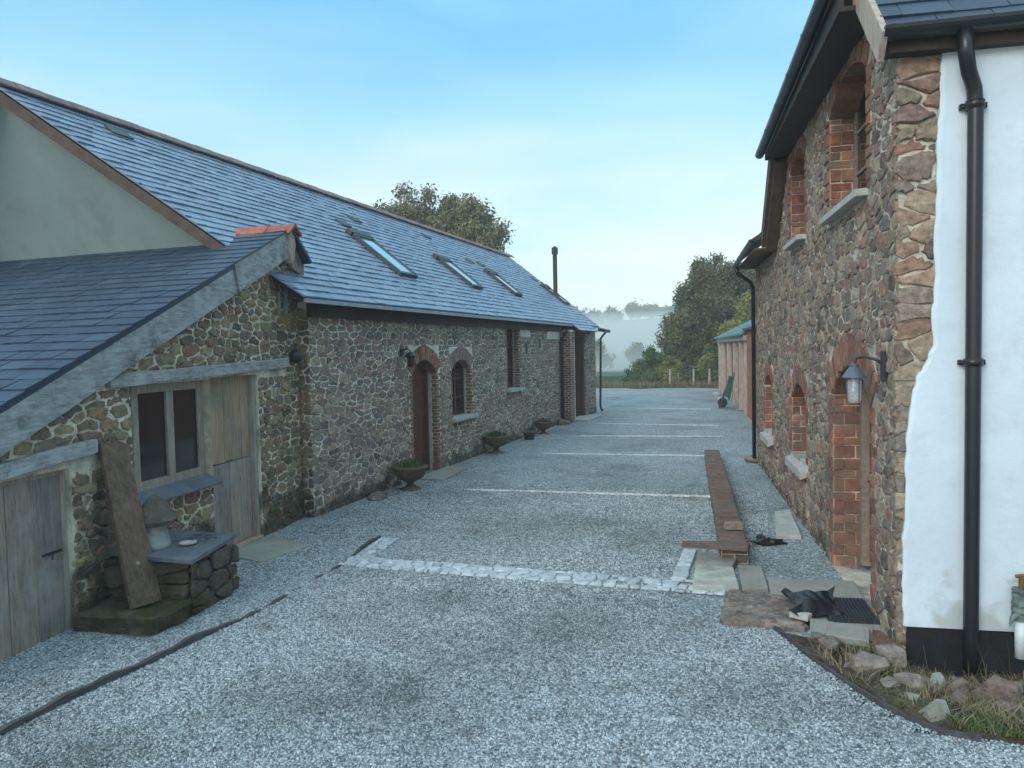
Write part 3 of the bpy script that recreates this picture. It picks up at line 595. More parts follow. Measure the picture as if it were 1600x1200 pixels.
# eaves strip, verge boards, flashing
s = MB(); s.box(Fr((-6.4, 0, 3.42), (0, 1, 0), Z3, (1, 0, 0)), 9.75, 30.4, -.075, -.012, -.03, .02); s.build('eaves_board', M['lead'], barn)
s = MB(); s.box(BR, 9.75, 25.6, .02, .45, -.10, -.075); s.build('soffit', M['soffit'], barn)
s = MB()
V0 = [BR(7.98, SL, .0), BR(9.16, 1.3, 0), BR(9.5, .5, 0)]
for (p, q) in zip(V0, V0[1:]):
    p, q = Vector(p), Vector(q); dn = Vector((0, 0, -.2)); bk_ = Vector((0, 1.0, 0)).lerp(Vector((0, .25, 0)), 0)
    wy = lambda v: 9.72-1.6*max(0, min(1, (v.x+6.8)/(RX+6.8))); bp = Vector((p.x, wy(p), p.z)); bq = Vector((q.x, wy(q), q.z))
    s.face([tuple(p-Vector((0, 0, .02))), tuple(q-Vector((0, 0, .02))), tuple(q+dn), tuple(p+dn)]); s.face([tuple(p+dn), tuple(q+dn), tuple(bq+dn), tuple(bp+dn)])
s.build('verge_board', M['soffit'], barn)
s = MB()
for (p, q) in ((BR2(7.98, SL, 0), BR2(8.5, 0, 0)),):
    p, q = Vector(p), Vector(q); dn = Vector((0, 0, -.2)); s.face([tuple(p), tuple(q), tuple(q+dn), tuple(p+dn)])
s.build('verge_board', M['soffit'], barn)
# skylights
for k, (a0, a1, b0, b1) in enumerate(skl):
    f = MB(); t = .085
    f.box(BR, a0, a1, b0, b0+t, -.02, .10); f.box(BR, a0, a1, b1-t, b1, -.02, .12); f.box(BR, a0, a0+t, b0+t, b1-t, -.02, .11); f.box(BR, a1-t, a1, b0+t, b1-t, -.02, .11)
    f.box(BR, a0-.04, a1+.04, b1, b1+.16, .0, .13)
    w1 = f.build('skylight', M['iron'], rf, bevel=.005); g_ = MB(); g_.box(BR, a0+t, a1-t, b0+t, b1-t, .07, .085); g_.build('pane', M['skyglass'], w1)
for a, b in ((9.67, 4.3), (14.97, 3.14), (16.1, 3.6), (20.84, 4.0), (22.34, 3.0), (23.25, 2.98), (29.3, 2.97)):
    f = MB(); f.prism(Fr(BR(a, b, .0), BR.a, BR.b, BR.c), [(0, 0), (.42, 0), (.42, .22), (0, .22)], .0, .05); f.build('roof_vent', M['iron'], rf)
# gutters and pipes of the far end
s = MB(); s.tube([BW(25.45, 3.2, .3), BW(25.45, 2.9, .1), BW(25.45, .25, .1), BW(25.5, .08, .22)], .05); s.tube([BW(25.5, 2.85, .15), BW(26.0, 2.95, .42)], .035); s.build('downpipe', M['black'], barn, smooth=True)
s = MB(); s.tube([(-6.1, 29.1, 3.28), (-6.05, 30.7, 3.24)], .07); s.tube([(-6.12, 30.4, 3.2), (-6.35, 30.5, 2.95), (-6.4, 30.5, .2), (-6.3, 30.4, .05)], .045); s.build('far_downpipe', M['black'], barn, smooth=True)
fl = MB(); fx, fz = -6.4-1.98*.782, 3.42+1.98*.6235
fl.tube([(fx, 29.6, fz-.1), (fx, 29.6, fz+1.68)], .085, 14); fl.tube([(fx, 29.6, fz+1.66), (fx, 29.6, fz+1.88)], .125, 14); fl.lathe((fx, 29.6, fz+1.9), [(.14, 0), (.02, .08)], 14)
fl.lathe((fx, 29.6, fz), [(.19, -.12), (.12, .12), (.09, .14)], 14); fo = fl.build('flue_pipe', M['flue'], barn, smooth=False)

# ------------------------------------------------------------------ small stone workshop with lean-to roof (left front)
LW = Fr((-5.5428, .0507, 0), (-.1351, .9908, 0), Z3, (.9908, .1351, 0))   # this front runs a few degrees off the barn's line
shop = thing('stone_workshop', (-6.7, 7, 0), 'small stone workshop with dark slate lean-to roof and timber lintels', 'outbuilding')
dA = (4.2, 5.55, -.05, 1.56); wA = (6.45, 7.93, 1.08, 2.30); dB = (7.93, 9.1, 0, 2.32)
top = lambda y: 4.28-.426*(9.98-y)
olp = [[(3.4, -.1), (10.45, -.1), (10.45, 3.8), (9.98, 4.28), (3.4, top(3.4))]]
w_ = MB(); panel(w_, LW, 3.4, 10.45, -.1, 4.3, [dA, wA, dB], olp, thick=.4)
wall2 = w_.build('wall', M['mortar_lean'], shop)
st = MB(); hs2 = [(dA[0]-.05, dA[1]+.02, -.1, 1.74), (6.05, 9.98, 2.27, 2.46), (wA[0], wA[1], 1.06, 2.4), (dB[0]-.02, dB[1]+.03, -.1, 2.4), (5.4, 5.9, 1.5, 1.76)]
stones(st, LW, rubble(3.4, 10.45, 0, 4.3, .235, .098, .04, olp, hs2, big=.4, flat=2.0), .006, .03, jag=.014); st.build('rubble_stonework', M['stone_lean'], wall2)
def beam(fr, pts, b_h, c0, c1, m, name, parent, label=None):
    mb = MB(); n = 9
    for k in range(n):
        pass
    lo = []; hi = []
    for k in range(n+1):
        t = k/n; a = pts[0][0]+(pts[1][0]-pts[0][0])*t; b = pts[0][1]+(pts[1][1]-pts[0][1])*t; lo.append((a, b+random.uniform(-.007, .007))); hi.append((a, b+b_h+random.uniform(-.008, .008)))
    mb.prism(fr, lo+hi[::-1], c0, c1); o = mb.build(name, m, parent, bevel=.008)
    if label: tag(o, label)
    return o
beam(LW, [(6.08, 2.285), (9.95, 2.40)], .14, -.1, .07, M['oldwood'], 'lintel', shop, 'long silver timber lintel over window and split door')
beam(LW, [(4.0, 1.535), (5.85, 1.665)], .14, -.1, .08, M['oldwood'], 'lintel', shop, 'thick silver timber lintel over the low door')
# bargeboards in two lengths
t1 = lambda y: 4.44-.426*(9.98-y)
for (y0, y1, cc) in ((3.4, 8.36, .12), (8.40, 9.86, .135)):
    n = 10; lo = []; hi = []
    for k in range(n+1):
        y = y0+(y1-y0)*k/n; hi.append((y, t1(y)+.01)); lo.append((y+.10, t1(y)-.34+random.uniform(-.006, .006)))
    m_ = MB(); m_.prism(LW, lo+hi[::-1], .045, cc); m_.build('bargeboard', M['oldwood'], shop, bevel=.006)
# apex end block and short back verge
m_ = MB(); m_.prism(LW, [(9.88, 4.45), (10.03, 4.46), (10.08, 4.24), (10.02, 4.02), (9.95, 3.95), (9.88, 4.12)], .05, .17); m_.build('apex_block', M['postwood'], shop, bevel=.005)
m_ = MB(); m_.prism(LW, [(9.98, 4.42), (10.5, 4.06), (10.5, 3.78), (10.1, 3.9), (10.0, 4.12)], .03, .09); m_.build('back_bargeboard', M['fascia'], shop, bevel=.005)
LR = Fr((-6.74, 9.96, 4.455), (1, 0, 0), (0, .92, .392), (0, -.392, .92))
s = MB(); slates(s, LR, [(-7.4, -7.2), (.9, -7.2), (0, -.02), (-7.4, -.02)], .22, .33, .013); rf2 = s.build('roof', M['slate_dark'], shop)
s = MB(); s.prism(LR, [(-7.4, -7.2), (.87, -7.2), (-.03, -.02), (-7.4, -.02)], -.06, -.003)
LR2 = Fr((-6.7, 9.96, 4.455), (-1, 0, 0), (0, -.74, .67), (0, .67, .74)); s.prism(LR2, [(0.02, -.66), (1.5, -.66), (1.5, 0), (0, 0)], -.03, .02); s.build('roof_deck', M['slate_dark'], rf2)
s = MB(); x = -6.66; r = 0
while x > -8.3:
    prof = [(-.17, -.10), (-.02, .045), (.02, .045), (.17, -.10), (.15, -.12), (0, .012), (-.15, -.12)]
    fr = Fr((x, 9.96, 4.485+.006*(r % 2)), (0, 1, 0), Z3, (1, 0, 0)); s.prism(fr, prof, 0, -.45, random.random()); x -= .46; r += 1
s.build('ridge_tiles', M['tile_red'], rf2)
s = MB(); LRf = Fr(LR(0, 0, 0), LR.a, LR.b, LR.c); s.prism(LRf, [(-7.4, -.50), (-1.35, -.50), (-1.25, -.27), (-7.4, -.25)], .026, .034)
s.face([(-13.9, 9.70, 4.33), (-8.0, 9.70, 4.33), (-8.0, 9.70, 4.44), (-13.9, 9.70, 4.44)]); s.build('lead_flashing', M['lead'], rf2)
# low plank door
def planks(fr, a0, a1, b0, b1, c, n, m, name, parent, label, th=.03):
    d = MB(); w = (a1-a0)/n
    for k in range(n): d.box(fr, a0+k*w+.003, a0+(k+1)*w-.003, b0+random.uniform(0, .012), b1, c-th, c+random.uniform(-.003, .003), random.random())
    d.box(fr, a0, a1, b0, b1, c-th-.012, c-th+.001)
    o = d.build(name, m, parent, bevel=.003); 
    if label: tag(o, label)
    return o
dl = planks(LW, dA[0]+.05, dA[1]-.06, dA[2]+.03, dA[3], -.07, 4, M['doorwood'], 'door', shop, 'low grey weathered plank door')
d = MB(); d.prism(LW, [(dA[0], -.05), (dA[0]+.05, -.05), (dA[0]+.05, dA[3]-.05), (dA[1]-.06, dA[3]-.05), (dA[1]-.06, -.05), (dA[1], -.05), (dA[1], dA[3]), (dA[0], dA[3])], -.2, -.05); d.build('door_frame', M['doorwood'], dl, bevel=.004)
d = MB(); d.box(LW, dA[1]-.30, dA[1]-.02, .78, .805, -.088, -.065); d.tube([LW(dA[1]-.22, .79, -.07), LW(dA[1]-.22, .79, -.03), LW(dA[1]-.22, .74, -.03)], .008, 6); d.build('latch', M['iron'], dl)
# split stable door, tan above grey
du = planks(LW, dB[0]+.02, dB[1]-.09, 1.19, dB[3], -.10, 5, M['oakwood'], 'upper_door', shop, 'tan upper leaf of the split door')
dlo = planks(LW, dB[0]+.02, dB[1]-.09, .06, 1.18, -.10, 4, M['doorwood'], 'lower_door', shop, 'greyer lower leaf of the split door')
d = MB(); d.box(LW, dB[1]-.085, dB[1], 0, dB[3], -.2, -.03); d.build('door_frame', M['doorwood'], shop, bevel=.005)
d = MB(); d.box(LW, dB[0]+.0, dB[1], -.02, .055, -.2, .02); d.build('threshold', M['oakwood'], shop, bevel=.005)
# three light window
wn = casement(LW, wA[0]+.15, wA[1]-.01, wA[2]+.03, wA[3], -.10, shop, M['doorwood'], 2, .105, 'weathered grey two light timber window')
m_ = MB(); m_.box(LW, wA[0]-.01, wA[0]+.15, wA[2], wA[3], -.30, -.24); m_.build('dark_gap', M['under'], wn)
sill(LW, wA[0]-.15, wA[1]+.02, wA[2]+.05, -.12, .13, wn, M['slabslate'], t=.035, slope=.10)
# dark rounded wall light on rough corner
wlp = LW(10.12, 2.56, .09); wl = thing('wall_light', wlp, 'dark hooded wall light on the rough workshop corner', 'wall light')
m_ = MB(); blob(m_, wlp, (.11, .12, .10), 12, 8, .08); m_.build('hood', M['iron'], wl, smooth=True)
m_ = MB(); m_.box(Fr(LW(10.12, 2.56, .01), LW.a, Z3, LW.c), -.05, .05, -.09, .03, 0, .05); m_.build('back_plate', M['iron'], wl, bevel=.005)

# black lantern-like light left of barn door
wl2 = thing('wall_lantern', (-6.72, 13.45, 2.55), 'small black wall lantern left of the arched barn door', 'wall lantern')
m_ = MB(); m_.tube([(-6.72, 13.45, 2.6), (-6.6, 13.45, 2.66), (-6.52, 13.45, 2.6)], .014, 6); m_.box(Fr((-6.72, 13.45, 2.58), (0, 1, 0), Z3, (1, 0, 0)), -.04, .04, -.07, .07, 0, .02); m_.build('bracket', M['black'], wl2)
m_ = MB(); m_.lathe((-6.52, 13.45, 2.3), [(.05, 0), (.06, .02), (.07, .18), (.12, .21), (.03, .29)], 10); m_.build('lantern', M['black'], wl2)

# ------------------------------------------------------------------ stone plinth with slate slab, plank, capped stone
pl = thing('stone_plinth', (-6.0, 6.2, 0), 'mossy rubble plinth built against the workshop wall', 'plinth')
m_ = MB(); PB = Fr((0, 0, 0), (1, 0, 0), (0, 1, 0), Z3)
def lumpy(name, m, parent, a0, a1, b0, b1, c0, c1, n=(12, 12, 7), amp=.03, seed=0, fr=None):
    rr = np.random.default_rng(seed); mb = MB(); na, nb, nc = n
    def pt(i, j, k):
        x = a0+(a1-a0)*i/na; y = b0+(b1-b0)*j/nb; z = c0+(c1-c0)*k/nc
        d = amp*(math.sin(x*13+y*7+seed)+math.sin(y*17-z*19+seed*2)+math.sin(z*23+x*11))*.4
        cx, cy = (a0+a1)/2, (b0+b1)/2
        edge = sum((i in (0, na), j in (0, nb), k == nc)); sh = .03*(edge > 1)
        q = (x+(d-sh)*(1 if x > cx else -1), y+(d-sh)*(1 if y > cy else -1), z+(d-sh)*.6*(k > 0))
        return fr(*q) if fr else q
    for i in range(na):
        for j in range(nb): mb.face([pt(i, j, nc), pt(i+1, j, nc), pt(i+1, j+1, nc), pt(i, j+1, nc)], rr.random())
    for k in range(nc):
        for i in range(na):
            mb.face([pt(i, 0, k), pt(i+1, 0, k), pt(i+1, 0, k+1), pt(i, 0, k+1)], rr.random()); mb.face([pt(i+1, nb, k), pt(i, nb, k), pt(i, nb, k+1), pt(i+1, nb, k+1)], rr.random())
        for j in range(nb):
            mb.face([pt(0, j+1, k), pt(0, j, k), pt(0, j, k+1), pt(0, j+1, k+1)], rr.random()); mb.face([pt(na, j, k), pt(na, j+1, k), pt(na, j+1, k+1), pt(na, j, k+1)], rr.random())
    o = mb.build(name, m, parent); 
    import bmesh
    bm = bmesh.new(); bm.from_mesh(o.data); bmesh.ops.remove_doubles(bm, verts=bm.verts, dist=.0005); bm.to_mesh(o.data); bm.free()
    return o
LP_ = Fr(LW.o, LW.a, LW.c, Z3)      # along the wall, out from the wall, up
lumpy('base_course', M['mossrock'], pl, 5.45, 6.72, 0, .95, -.05, .2, amp=.04, seed=1, fr=LP_)
ub = lumpy('upper_block', M['mossrock'], pl, 5.95, 6.78, 0, .93, .17, .58, (10, 9, 6), amp=.03, seed=3, fr=LP_)
st = MB(); st2 = Fr(LW(0, 0, .95), LW.a, Z3, LW.c); stones(st, st2, rubble(5.95, 6.8, .02, .58, .3, .17, .03, [[(5.97, .03), (6.8, .03), (6.8, .57), (5.97, .57)]]), .015, .04); st.build('side_stones', M['mossrock'], pl); st = MB()
stones(st, Fr(LW(5.94, 0, 0), LW.c, Z3, tuple(-LW.a)), rubble(0, .95, .2, .58, .34, .2, .03, [[(.02, .2), (.94, .2), (.94, .57), (.02, .57)]]), .015, .04)
st.build('facing_stones', M['mossrock'], pl)
m_ = MB(); m_.prism(LP_, [(5.97, .3), (5.86, .62), (5.80, 1.08), (6.88, .93), (6.95, .02), (6.0, .02)], .592, .64); tag(m_.build('slab', M['slabslate'], pl, bevel=.008), 'thin grey slate slab on top of the plinth')
pk = thing('leaning_plank', (-6.0, 6.05, .2), 'old brown plank with a bolt leaning on the workshop wall', 'plank')
a = Vector(LW(5.70, .20, .62)); b = Vector(LW(6.04, 1.76, .07)); d_ = (b-a); Ln = d_.length; d_.normalize(); sdv = Vector(LW.a+LW.c*.25).normalized(); sdv = (sdv-d_*sdv.dot(d_)).normalized(); nv_ = sdv.cross(d_)
PK = Fr(tuple(a), tuple(sdv), tuple(d_), tuple(nv_)); m_ = MB()
m_.prism(PK, [(-.14, 0), (.185, .02), (.18, .6), (.165, 1.2), (.15, Ln-.04), (.02, Ln+.01), (-.14, Ln-.03), (-.15, .9)], -.025, .03); m_.build('board', M['plankwood'], pk, bevel=.006)
m_ = MB(); m_.tube([PK(.0, .42, .028), PK(.0, .42, .04)], .022, 12); m_.build('bolt', M['rock'], pk)
cs_ = thing('capped_stone', (-6.0, 6.25, .64), 'small mushroom shaped stone with brown cap on the slate slab', 'garden ornament')
m_ = MB(); m_.lathe((-6.0, 6.25, .635), [(.17, 0), (.16, .06), (.14, .16), (.115, .26), (.10, .30)], 18, wob=.02); m_.build('stem', M['stonestem'], cs_, smooth=True)
m_ = MB(); m_.lathe((-5.99, 6.27, .90), [(.10, .0), (.20, -.02), (.215, .03), (.18, .10), (.12, .19), (.05, .26), (.0, .29)], 11, wob=.10)
o_ = m_.build('cap', M['stonecap'], cs_)
tw = MB()
for k in range(16):
    x, y = -5.75+random.uniform(-.18, .18), 6.68+random.uniform(-.2, .12); a = random.uniform(0, 3.14); l = random.uniform(.05, .12)
    tw.tube([(x-l*math.cos(a), y-l*math.sin(a), .647+random.uniform(0, .02)), (x, y, .655+random.uniform(0, .04)), (x+l*math.cos(a), y+l*math.sin(a), .647+random.uniform(0, .03))], .004, 5)
tag(tw.build('twigs', M['iron']), 'tangle of dark twigs lying on the slate slab', 'twigs')
m_ = MB(); m_.lathe((-5.72, 6.42, .642), [(.05, 0), (.085, .015), (.09, .03), (.06, .028), (.0, .02)], 14, wob=.03); tag(m_.build('shallow_dish', M['palestone'], smooth=True), 'small pale dish on the slate slab', 'dish')

# ------------------------------------------------------------------ urn planters along the barn
def urn(x, y, sc, label, dead):
    t = thing('urn_planter', (x, y, 0), label, 'urn', 'stone urns standing along the barn wall')
    prof = [(.20, 0), (.20, .045), (.13, .07), (.07, .11), (.06, .15), (.12, .19), (.24, .25), (.30, .34), (.31, .40), (.34, .43), (.34, .46), (.29, .46), (.27, .41)]
    m_ = MB(); m_.lathe((x, y, 0), [(r*sc, z*sc) for r, z in prof[:12]], 24); m_.build('bowl', M['terra'], t, smooth=True)
    m_ = MB(); m_.lathe((x, y, .40*sc), [(.28*sc, 0), (.2*sc, .03), (0.01, .05)], 14, wob=.05); m_.build('soil', M['soil'], t)
    n = 260; V = []; F = []
    for k in range(n):
        a = random.uniform(0, 6.28); r = random.uniform(0, .26)*sc; h = random.uniform(.05, .16)*sc; c = np.array((x+r*math.cos(a), y+r*math.sin(a), .43*sc))
        d = np.array((random.uniform(-1, 1)*.06, random.uniform(-1, 1)*.06, h)); w = np.array((random.uniform(-1, 1), random.uniform(-1, 1), .3))*.012
        i = len(V); V += [c-w, c+w, c+d+w*.6, c+d-w*.6]; F.append([i, i+1, i+2, i+3])
    bulk('plant', np.array(V), np.array(F), RNG.random(n), M['drygrass'] if dead else M['leaf_green'], t)
urn(-6.33, 12.9, 1.0, 'nearest brown stone urn, beside the arched barn door', False)
urn(-6.42, 17.95, .98, 'stone urn in the middle, past the barn window', False)
urn(-6.42, 22.2, .86, 'farthest stone urn, near the end of the barn', True)
m_ = MB(); m_.lathe((-6.42, 20.75, 0), [(.13, 0), (.17, .22), (.19, .22), (.19, .26), (.15, .25), (.14, .2)], 18); tag(m_.build('plant_pot', M['terra'], smooth=True), 'small dark plant pot between two urns by the barn', 'pot')
# rough stones at foot of barn wall near the first urn
for k, (x, y, r) in enumerate(((-6.5, 11.9, .13), (-6.45, 12.35, .10), (-6.55, 25.1, .17))):
    m_ = MB(); blob(m_, (x, y, r*.4), (r*1.3, r*1.5, r*.7), 9, 6, .25)
    tag(m_.build('rock', M['rock']), ['brown rock at the barn foot, left of the nearest urn', 'small rock touching the nearest urn at the barn foot', 'rock at the foot of the far barn downpipe'][k], 'rock', 'loose rocks at the barn foot')
def slab(name, pts, z0, z1, m, label, cat, group=None):
    m_ = MB(); m_.prism(PB, pts, z0, z1); return tag(m_.build(name, m, bevel=.008), label, cat, group)
slab('doorstep_slab', [(-6.73, 13.9), (-6.1, 13.95), (-6.22, 15.5), (-6.73, 15.6)], -.02, .05, M['concrete'], 'concrete doorstep in front of the arched barn door', 'doorstep')
slab('doorstep_slab', [(-6.7, 26.3), (-5.95, 26.3), (-5.95, 28.6), (-6.7, 28.6)], -.02, .06, M['palestone'], 'pale step at the far porch of the barn', 'doorstep')
slab('doorstep_slab', [(-6.68, 8.1), (-5.95, 7.9), (-5.8, 8.75), (-6.68, 9.1)], -.02, .045, M['concrete'], 'worn slab below the split workshop door', 'doorstep')

# ------------------------------------------------------------------ gravel edging and parking lines
def ribbon(pts, w, z0f, z1f, m, name):
    mb = MB(); n = len(pts); L_ = []
    for k in range(n):
        p = Vector((*pts[k], 0)); d = Vector((*pts[min(k+1, n-1)], 0))-Vector((*pts[max(k-1, 0)], 0)); d.normalize(); s_ = Vector((d.y, -d.x, 0))*w/2; L_.append((p-s_, p+s_, z0f(k), z1f(k)))
    for a, b in zip(L_, L_[1:]):
        A = [(a[0].x, a[0].y, a[3]), (a[1].x, a[1].y, a[3]), (b[1].x, b[1].y, b[3]), (b[0].x, b[0].y, b[3])]
        mb.face(A); mb.face([(a[1].x, a[1].y, a[2]), (b[1].x, b[1].y, b[2]), A[2], A[1]]); mb.face([(b[0].x, b[0].y, b[2]), (a[0].x, a[0].y, a[2]), A[0], A[3]])
    return mb.build(name, m)
def smooth_path(ctrl, n=60):
    ys_ = [c[1] for c in ctrl]; xs_ = [c[0] for c in ctrl]; yy = np.linspace(ys_[0], ys_[-1], n); return [(float(np.interp(y, ys_, xs_))+.012*math.sin(y*4), float(y)) for y in yy]
path = smooth_path([(-5.1, 3.0), (-5.02, 4.9), (-4.9, 6.3), (-4.95, 8.0), (-5.19, 9.55)])
tag(ribbon(path, .045, lambda k: -.05, lambda k: (.05 if k < 26 else .012 if 30 < k < 50 else .03)+.010*math.sin(k*1.7)+.008*math.sin(k*.6), M['edging'], 'edging_strip'), 'dark edging board half buried along the left gravel', 'edging')
path2 = [(.04, 7.3), (.2, 6.95), (.36, 6.6), (.55, 6.25), (.74, 5.92), (.9, 5.75), (1.1, 5.59), (1.3, 5.55)]
tag(ribbon(path2, .022, lambda k: -.08, lambda k: .035+.01*math.sin(k*2), M['edging'], 'edging_strip'), 'thin edging board between gravel and the grassy bank', 'edging')
def stonestrip(name, p0, p1, w, size, label, m, h=.02, gap=.012):
    p0 = Vector((*p0, 0)); p1 = Vector((*p1, 0)); d = (p1-p0); L_ = d.length; d.normalize(); fr = Fr(tuple(p0), tuple(d), (-d.y, d.x, 0), Z3)
    mb = MB(); ps = rubble(0, L_, 0, w, size*1.2, size, gap, [[(0, 0), (L_, 0), (L_, w), (0, w)]], flat=1.1)
    stones(mb, fr, [p for p in ps if random.random() > .06], .5*h, h, c0=.008, jag=.004)
    return tag(mb.build(name, m), label, 'parking line', 'pale stone lines marking the parking bays')
stonestrip('stone_line', (-5.0, 8.10), (-.42, 8.12), .40, .11, 'widest sett band across the yard, nearest the camera', M['sett'])
stonestrip('stone_line', (-4.72, 8.52), (-4.86, 9.5), .26, .11, 'short sett return joining the edging at the left', M['sett'])
for (p0, p1, w_l, lb) in (((-5.3, 13.1), (-.86, 13.36), .13, 'first thin pale line beyond the wide sett band'), ((-5.37, 18.05), (-1.28, 18.35), .13, 'second thin pale line, level with the far end of the brick wall'),
    ((-5.25, 21.9), (-1.2, 22.3), .13, 'third thin pale line across the yard'), ((-5.55, 25.6), (-1.5, 25.3), .13, 'fourth thin pale line across the yard'), ((-6.6, 32.3), (-2.2, 31.8), .16, 'farthest pale line across the yard')):
    stonestrip('stone_line', p0, p1, w_l, .05, lb, M['pebble'], .016, .006)
# five setts set singly
for k in range(5):
    y = 8.56+k*.26; m_ = MB(); stones(m_, WORLD, [[(-1.03+.03*0, y), (-.86, y), (-.85, y+.22), (-1.02, y+.22)]], .02, .028, rounding=False, c0=.004, inset=.86)
    tag(m_.build('sett', M['sett']), ['lowest sett of the short row, touching the wide band', 'second sett up in the short row beside the concrete slabs', 'middle sett of the short row beside the concrete slabs', 'fourth sett up in the short row beside the concrete slabs', 'top sett of the short row beside the concrete slabs'][k], 'sett', 'row of five setts')

# ------------------------------------------------------------------ lodge (right)
O = np.array([1.0, 7.1, 0.]); u = np.array([-.114, .9935, 0]); nn = np.array([-.9935, -.114, 0]); wv = np.array([.9935, .114, 0])
FA = Fr(O, u, Z3, nn); O2 = O-.15*u; WH = Fr(O2, wv, Z3, -u)
lodge = thing('lodge_house', tuple(O+u*4), 'two storey stone lodge with white rendered end wall', 'house')
hD = (.7, 2.45, 0, 2.36); h1 = (4.25, 5.55, .92, 2.0); h2 = (7.95, 9.1, .9, 2.0); hu1 = (.87, 2.62, 4.02, 5.42); hu2 = (4.3, 5.6, 4.08, 5.40)
holes = [hD, h1, h2, hu1, hu2]
olF = [[(-.15, -.1), (7.2, -.1), (7.2, 4.35), (5.9, 5.6), (.45, 5.78), (-.15, 5.1)], [(7.2, -.1), (10.6, -.1), (10.6, 4.3), (7.2, 4.3)]]
w_ = MB(); lbk = []; panel(w_, FA, -.15, 10.6, -.1, 5.8, holes, olF, thick=.5)
w_.face([FA(10.6, -.1, 0), FA(10.6, -.1, -4), FA(10.6, 4.3, -4), FA(10.6, 4.3, 0)])
jst = []
for (h, rise, ring) in ((hD, .36, .34), (h1, .24, .28), (h2, .22, .26), (hu1, .26, .2), (hu2, .24, .2)):
    sp = h[3]-rise; bk = MB(); lbk.append(bk)
    arch(w_, bk, FA, h[0], h[1], sp, rise, ring, .42, 18 if h is hD or h is hu1 else 14, .022)
    jamb(bk, FA, h[1], 1, h[2], sp, ch=.125, lens=(.14, .24), depth=.42, hmax=.028, rlen=.24)
    jamb(bk, FA, h[0], -1, h[2], sp, ch=.12, lens=(.12, .2), depth=.42, hmax=.02, rlen=.24)
panel(w_, WH, -.001, 6.5, -.4, 5.05, [], [[(0, -.4), (6.5, -.4), (6.5, 5.05), (0, 5.05)]], thick=.4)
wall3 = w_.build('wall', M['mortar_lodge'], lodge); [q_.build('brick_surround', M['brick'], wall3) for q_ in lbk]
st = MB(); hx = [(h[0]-.17, h[1]+.18, h[2]-(.1 if h is not hD else .2), h[3]+.2) for h in holes]
stones(st, FA, rubble(-.15, 10.6, 0, 5.8, .23, .105, .028, olF, hx, flat=1.9, big=.4), .003, .022, jag=.012)
st.build('rubble_stonework', M['stone_lodge'], wall3); st = MB()
# quoins and exposed stone at the corner on the white wall side
ps = rubble(-.02, .55, 0, 4.9, .33, .14, .025, [[(-.02, .02), (.12, .02), (.12, 2.25), (-.02, 2.25)], [(-.02, 2.27), (.2, 2.27), (.36, 2.6), (.40, 4.88), (-.02, 4.88)]], flat=2.0, big=.3)
stones(st, WH, ps, .012, .04, jag=.014); st.build('corner_stonework', M['stone_lodge'], wall3)
# white render with its wavering edge, black plinth
edge = [(.036, .256), (.02, .6), (.025, .98), (.05, 1.3), (.043, 1.617), (.06, 1.85), (.075, 2.04), (.10, 2.2), (.13, 2.3), (.19, 2.42), (.247, 2.557), (.235, 2.8), (.26, 3.02), (.25, 3.4), (.276, 3.787), (.265, 4.1), (.287, 4.4), (.295, 4.7), (.308, 4.98)]
fine = []
for (p, q) in zip(edge, edge[1:]):
    for t in (0, .25, .5, .75): fine.append((p[0]+(q[0]-p[0])*t+random.uniform(-.008, .008), p[1]+(q[1]-p[1])*t))
fine.append(edge[-1]); m_ = MB(); c1 = .055
for (p, q) in zip(fine, fine[1:]):
    m_.face([WH(*p, c1-.012), WH(p[0]+.03, p[1], c1), WH(q[0]+.03, q[1], c1), WH(*q, c1-.012)], .5); m_.face([WH(*p, 0), WH(*p, c1-.012), WH(*q, c1-.012), WH(*q, 0)], .5)
    m_.face([WH(p[0]+.03, p[1], c1), WH(6.5, p[1], c1), WH(6.5, q[1], c1), WH(q[0]+.03, q[1], c1)], .5)
m_.face([WH(.036, .256, 0), WH(6.5, .256, 0), WH(6.5, .256, c1), WH(.036, .256, c1-.01)])
tag(m_.build('white_render', M['render_white'], wall3), 'white render with a ragged edge beside bare stone')
m_ = MB(); m_.box(WH, .06, 6.5, -.4, .25, 0, .035); m_.build('black_plinth', M['tar'], wall3)
# openings
dl = MB()
for k in range(6): dl.box(FA, .76+k*.272, .76+k*.272+.268, .1, 2.2, -.40, -.36)
dd = dl.build('door', M['brownwood'], lodge, bevel=.004); m_ = MB(); m_.prism(FA, [(.7, .05), (.8, .05), (.8, 2.06), (2.32, 2.06), (2.32, .05), (2.43, .05), (2.43, 2.36), (.7, 2.36)], -.42, -.28); m_.build('door_frame', M['fascia'], dd, bevel=.005)
m_ = MB(); m_.tube([FA(2.15, 1.05, -.36), FA(2.15, 1.05, -.31), FA(2.03, 1.05, -.31)], .012, 8); m_.build('handle', M['iron'], dd)
for h, lb in ((h1, 'ground floor window nearer the door'), (h2, 'ground floor window near the far corner'), (hu1, 'upper window nearer the white wall'), (hu2, 'farther upper window')):
    o_ = casement(FA, h[0]+.01, h[1]-.01, h[2]+.02, h[3], -.26, lodge, M['fascia'] if h in (hu1,) else M['brownwood'], 2, .07, lb, nh=2)
    up_ = h[2] > 3
    sill(FA, h[0]-(.04 if up_ else .08), h[1]+(.02 if up_ else .10), h[2]+.03, -.22, .12 if up_ else .10, o_, M['palestone'], t=.07 if up_ else .12, slope=.02 if up_ else .12)
